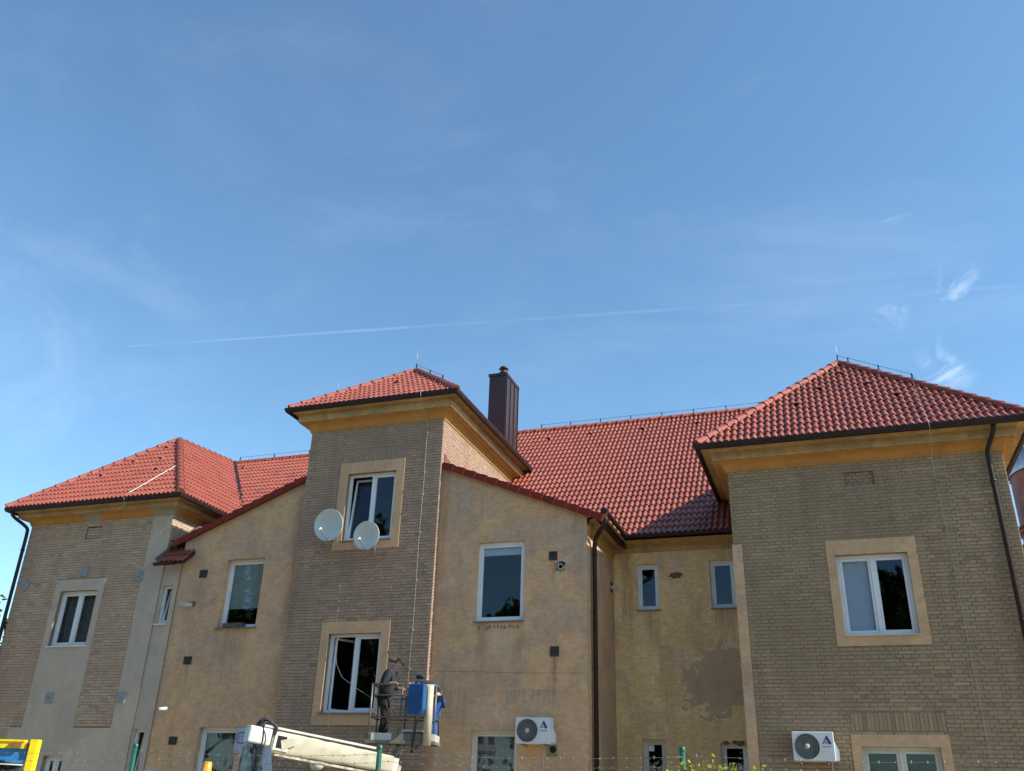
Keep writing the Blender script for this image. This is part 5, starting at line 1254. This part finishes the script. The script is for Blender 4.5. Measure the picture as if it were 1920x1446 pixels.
# yellow and blue vehicle at the left edge
yv = empty('work_vehicle', (-12.6, 12.0, 0), 'yellow framed blue work vehicle at the bottom left corner', 'vehicle')
my = Matrix.Translation((-12.20, 12.0, 0)) @ Matrix.Rotation(R_(24), 4, 'Z')
boxobj('cross_beam', 'yellow', yv, (-2.2, -.03, 2.10), (-.06, .08, 2.20), my); boxobj('beam_lip', 'yellow', yv, (-2.2, -.05, 2.20), (-.16, .08, 2.23), my)
boxobj('corner_post', 'yellow', yv, (-.06, -.07, .4), (.05, .10, 2.24), my); boxobj('hinge_bracket', simple('brown_bracket', (.25, .12, .05), .5), yv, (-.38, -.075, 2.12), (-.19, -.03, 2.175), my)
boxobj('red_lamp', simple('dark_red_plastic', (.18, .04, .04), .4), yv, (-.115, -.05, 2.10), (-.061, .0, 2.18), my)
boxobj('blue_panel', 'bluepaint', yv, (-2.2, .0, 1.93), (-.06, .06, 2.098), my); boxobj('window_pane', 'glass', yv, (-2.2, .02, 1.1), (-.06, .03, 1.93), my); boxobj('cabin_back', 'room', yv, (-2.2, .9, .5), (-.5, .95, 1.93), my)
boxobj('lower_panel', 'bluepaint', yv, (-2.2, .0, .5), (-.06, .06, 1.1), my); boxobj('cabin_roof', 'bluepaint', yv, (-2.2, .062, 1.90), (-.5, .95, 1.96), my)
b = B(); b.tube([my @ Vector((-1.6, -.06, 1.98)), my @ Vector((-.8, -.06, 1.90)), my @ Vector((-.45, -.06, 1.865)), my @ Vector((-.1, -.05, 1.86))], .012, 6); b.obj('grab_cable', 'pvc', yv)
for x in (-1.9, -.4):
    b = B(); b.lathe([(0, 0), (.2, 0), (.45, .03), (.45, .28), (0, .28)], my @ Vector((x, .3, .45)), my.to_3x3() @ Vector((0, 1, 0)), 20); b.obj('wheel', 'tyre', yv)

# stack behind the right wing
sk = empty('steel_stack', (8.0, 32, 0), 'brown cylindrical steel stack with bright metal collar behind the right wing', 'stack')
b = B(); b.lathe([(1.72, 0), (1.72, 9.3), (1.80, 9.32), (1.80, 9.5), (1.70, 9.55), (1.70, 11.86)], (8.0, 32, 0), (0, 0, 1), 40); b.obj('shell', 'rust', sk)
b = B(); b.lathe([(1.76, 11.80), (1.76, 12.46), (1.6, 12.48), (1.5, 12.0)], (8.0, 32, 0), (0, 0, 1), 40); b.obj('collar', 'galv', sk)
for z in (9.9, 10.05): 
    b = B(); b.lathe([(1.71, z), (1.78, z), (1.78, z + .06), (1.71, z + .06)], (8.0, 32, 0), (0, 0, 1), 40); b.obj('hoop', 'rust', sk)
tubeobj('guy_wire', 'wire', sk, [(6.6, 31.2, 12.3), (6.9, 30.6, 16)], .01, 5) if False else None

# ================================================================== TREES
def tree_mesh(seed, H, cr, nl):
    rn = random.Random(seed); tr = B(); lv = B(); tips = []
    def limb(p, d_, L, r0, lev):
        pts = [p]; dd = d_.copy()
        for i in range(5):
            dd = (dd + Vector((rn.uniform(-.22, .22), rn.uniform(-.22, .22), rn.uniform(-.05, .16)))).normalized(); pts.append(pts[-1] + dd * L / 5)
        tr.tube(pts, r0, 7, True, [r0 * (1 - .15 * i) for i in range(6)])
        if lev == 0: tips.extend(pts[2:]); return
        for k in range(4 if lev == 2 else 3):
            q = pts[rn.randint(2, 5)]; a = rn.uniform(0, 6.28); limb(q, (dd * .5 + Vector((math.cos(a), math.sin(a), rn.uniform(.1, .8)))).normalized(), L * rn.uniform(.5, .72), r0 * .45, lev - 1)
    tk = [Vector((0, 0, 0)), Vector((.05, .02, H * .15)), Vector((.1, -.04, H * .32)), Vector((.06, .05, H * .55)), Vector((.1, 0, H * .8))]
    tr.tube(tk, .2, 10, True, [.24, .19, .17, .11, .04])
    for k in range(11):
        t = .22 + .70 * k / 10; i = min(3, int(t / .25)); q = Vector((.08, 0, H * t * .85)); a = k * 2.4 + rn.uniform(-.4, .4)
        limb(q, Vector((math.cos(a), math.sin(a), .35 + .5 * t)).normalized(), cr * (1.05 - .55 * abs(t - .45)) * .85, .075, 1)
    for k in range(nl):
        p = rn.choice(tips) + Vector((rn.gauss(0, .26), rn.gauss(0, .26), rn.gauss(0, .22)))
        leaf(lv, p, (rn.uniform(-1, 1), rn.uniform(-1, 1), rn.uniform(-.7, .7)), rn.uniform(.28, .46), rn)
    return tr.mesh('trunk', 'bark'), lv.mesh('crown', 'leaf')
TM = [tree_mesh(4, 10, 3.6, 7000), tree_mesh(9, 11, 3.2, 7000)]
def put_tree(x, y, s, rz, v, label, group=None):
    o = empty('broadleaf_tree', (x, y, 0), label, 'tree', group)
    for nm, me in zip(('trunk', 'crown'), TM[v]):
        c = bpy.data.objects.new(nm, me); C.objects.link(c); c.parent = o; c.rotation_euler = (0, 0, rz); c.scale = (s, s, s)
    return o
put_tree(-30.2, 25.5, .78, 0.4, 0, 'tree just showing beyond the left downpipe of the left wing')
lab = 'leafy tree across the yard, mirrored dark in the window panes'
rtr = random.Random(8)
for k in range(17):
    x = -56 + k * 4.3 + rtr.uniform(-.8, .8); y = -12 + rtr.uniform(-1.5, 1.5); s = (1.72 if x < -28 else 1.20 if x < -8 else 1.34) * rtr.uniform(.94, 1.06)
    put_tree(x, y, s, k * 1.3, k % 2, lab, 'trees across the yard')

# ---- cracks through the brick joints and the floor line in the render
def crack(pts, Y, w, mat='hole'):
    b = B()
    for (x0, z0), (x1, z1) in zip(pts, pts[1:]):
        d_ = Vector((x1 - x0, 0, z1 - z0)); n_ = Vector((-d_.z, 0, d_.x)).normalized() * w
        b.face([Vector((x0, Y, z0)) - n_, Vector((x1, Y, z1)) - n_ * .8, Vector((x1, Y, z1)) + n_ * .8, Vector((x0, Y, z0)) + n_])
    return b.obj('crack', mat, bld)
crack([(0.99, 4.62), (1.08, 4.56), (1.1, 4.46), (1.18, 4.41), (1.25, 4.39), (1.3, 4.29), (1.37, 4.24), (1.41, 4.1), (1.39, 4.02), (1.46, 3.92), (1.54, 3.82), (1.58, 3.7), (1.67, 3.67), (1.72, 3.56), (1.78, 3.44), (1.83, 3.34), (1.8, 3.01)], 19.984, .0028, 'vent')
crack([(0.74, 3.84), (0.69, 3.8), (0.64, 3.72), (0.56, 3.67), (0.48, 3.57), (0.33, 3.46), (0.21, 3.32), (0.27, 3.07)], 19.984, .0024, 'vent')
crack([(-8.9, 4.28), (-8.42, 4.265), (-7.75, 4.25), (-6.97, 4.215), (-6.1, 4.2), (-5.2, 4.19)], 20.046, .0028, 'vent')

rh = random.Random(31); hb_ = B()  # unseen leaf row added behind the camera to darken low pane reflections
for k in range(9000):
    leaf(hb_, Vector((rh.uniform(-62, 18), -15 + rh.gauss(0, .35), rh.uniform(0, 3.6) * rh.uniform(.6, 1))), (rh.uniform(-1, 1), rh.uniform(-1, 1), rh.uniform(-.7, .7)), rh.uniform(.35, .6), rh)
hg = hb_.obj('added_hedge', 'leaf'); tag(hg, 'unseen leaf row added to darken the ground floor pane reflections', 'added_hedge', kind='stuff')
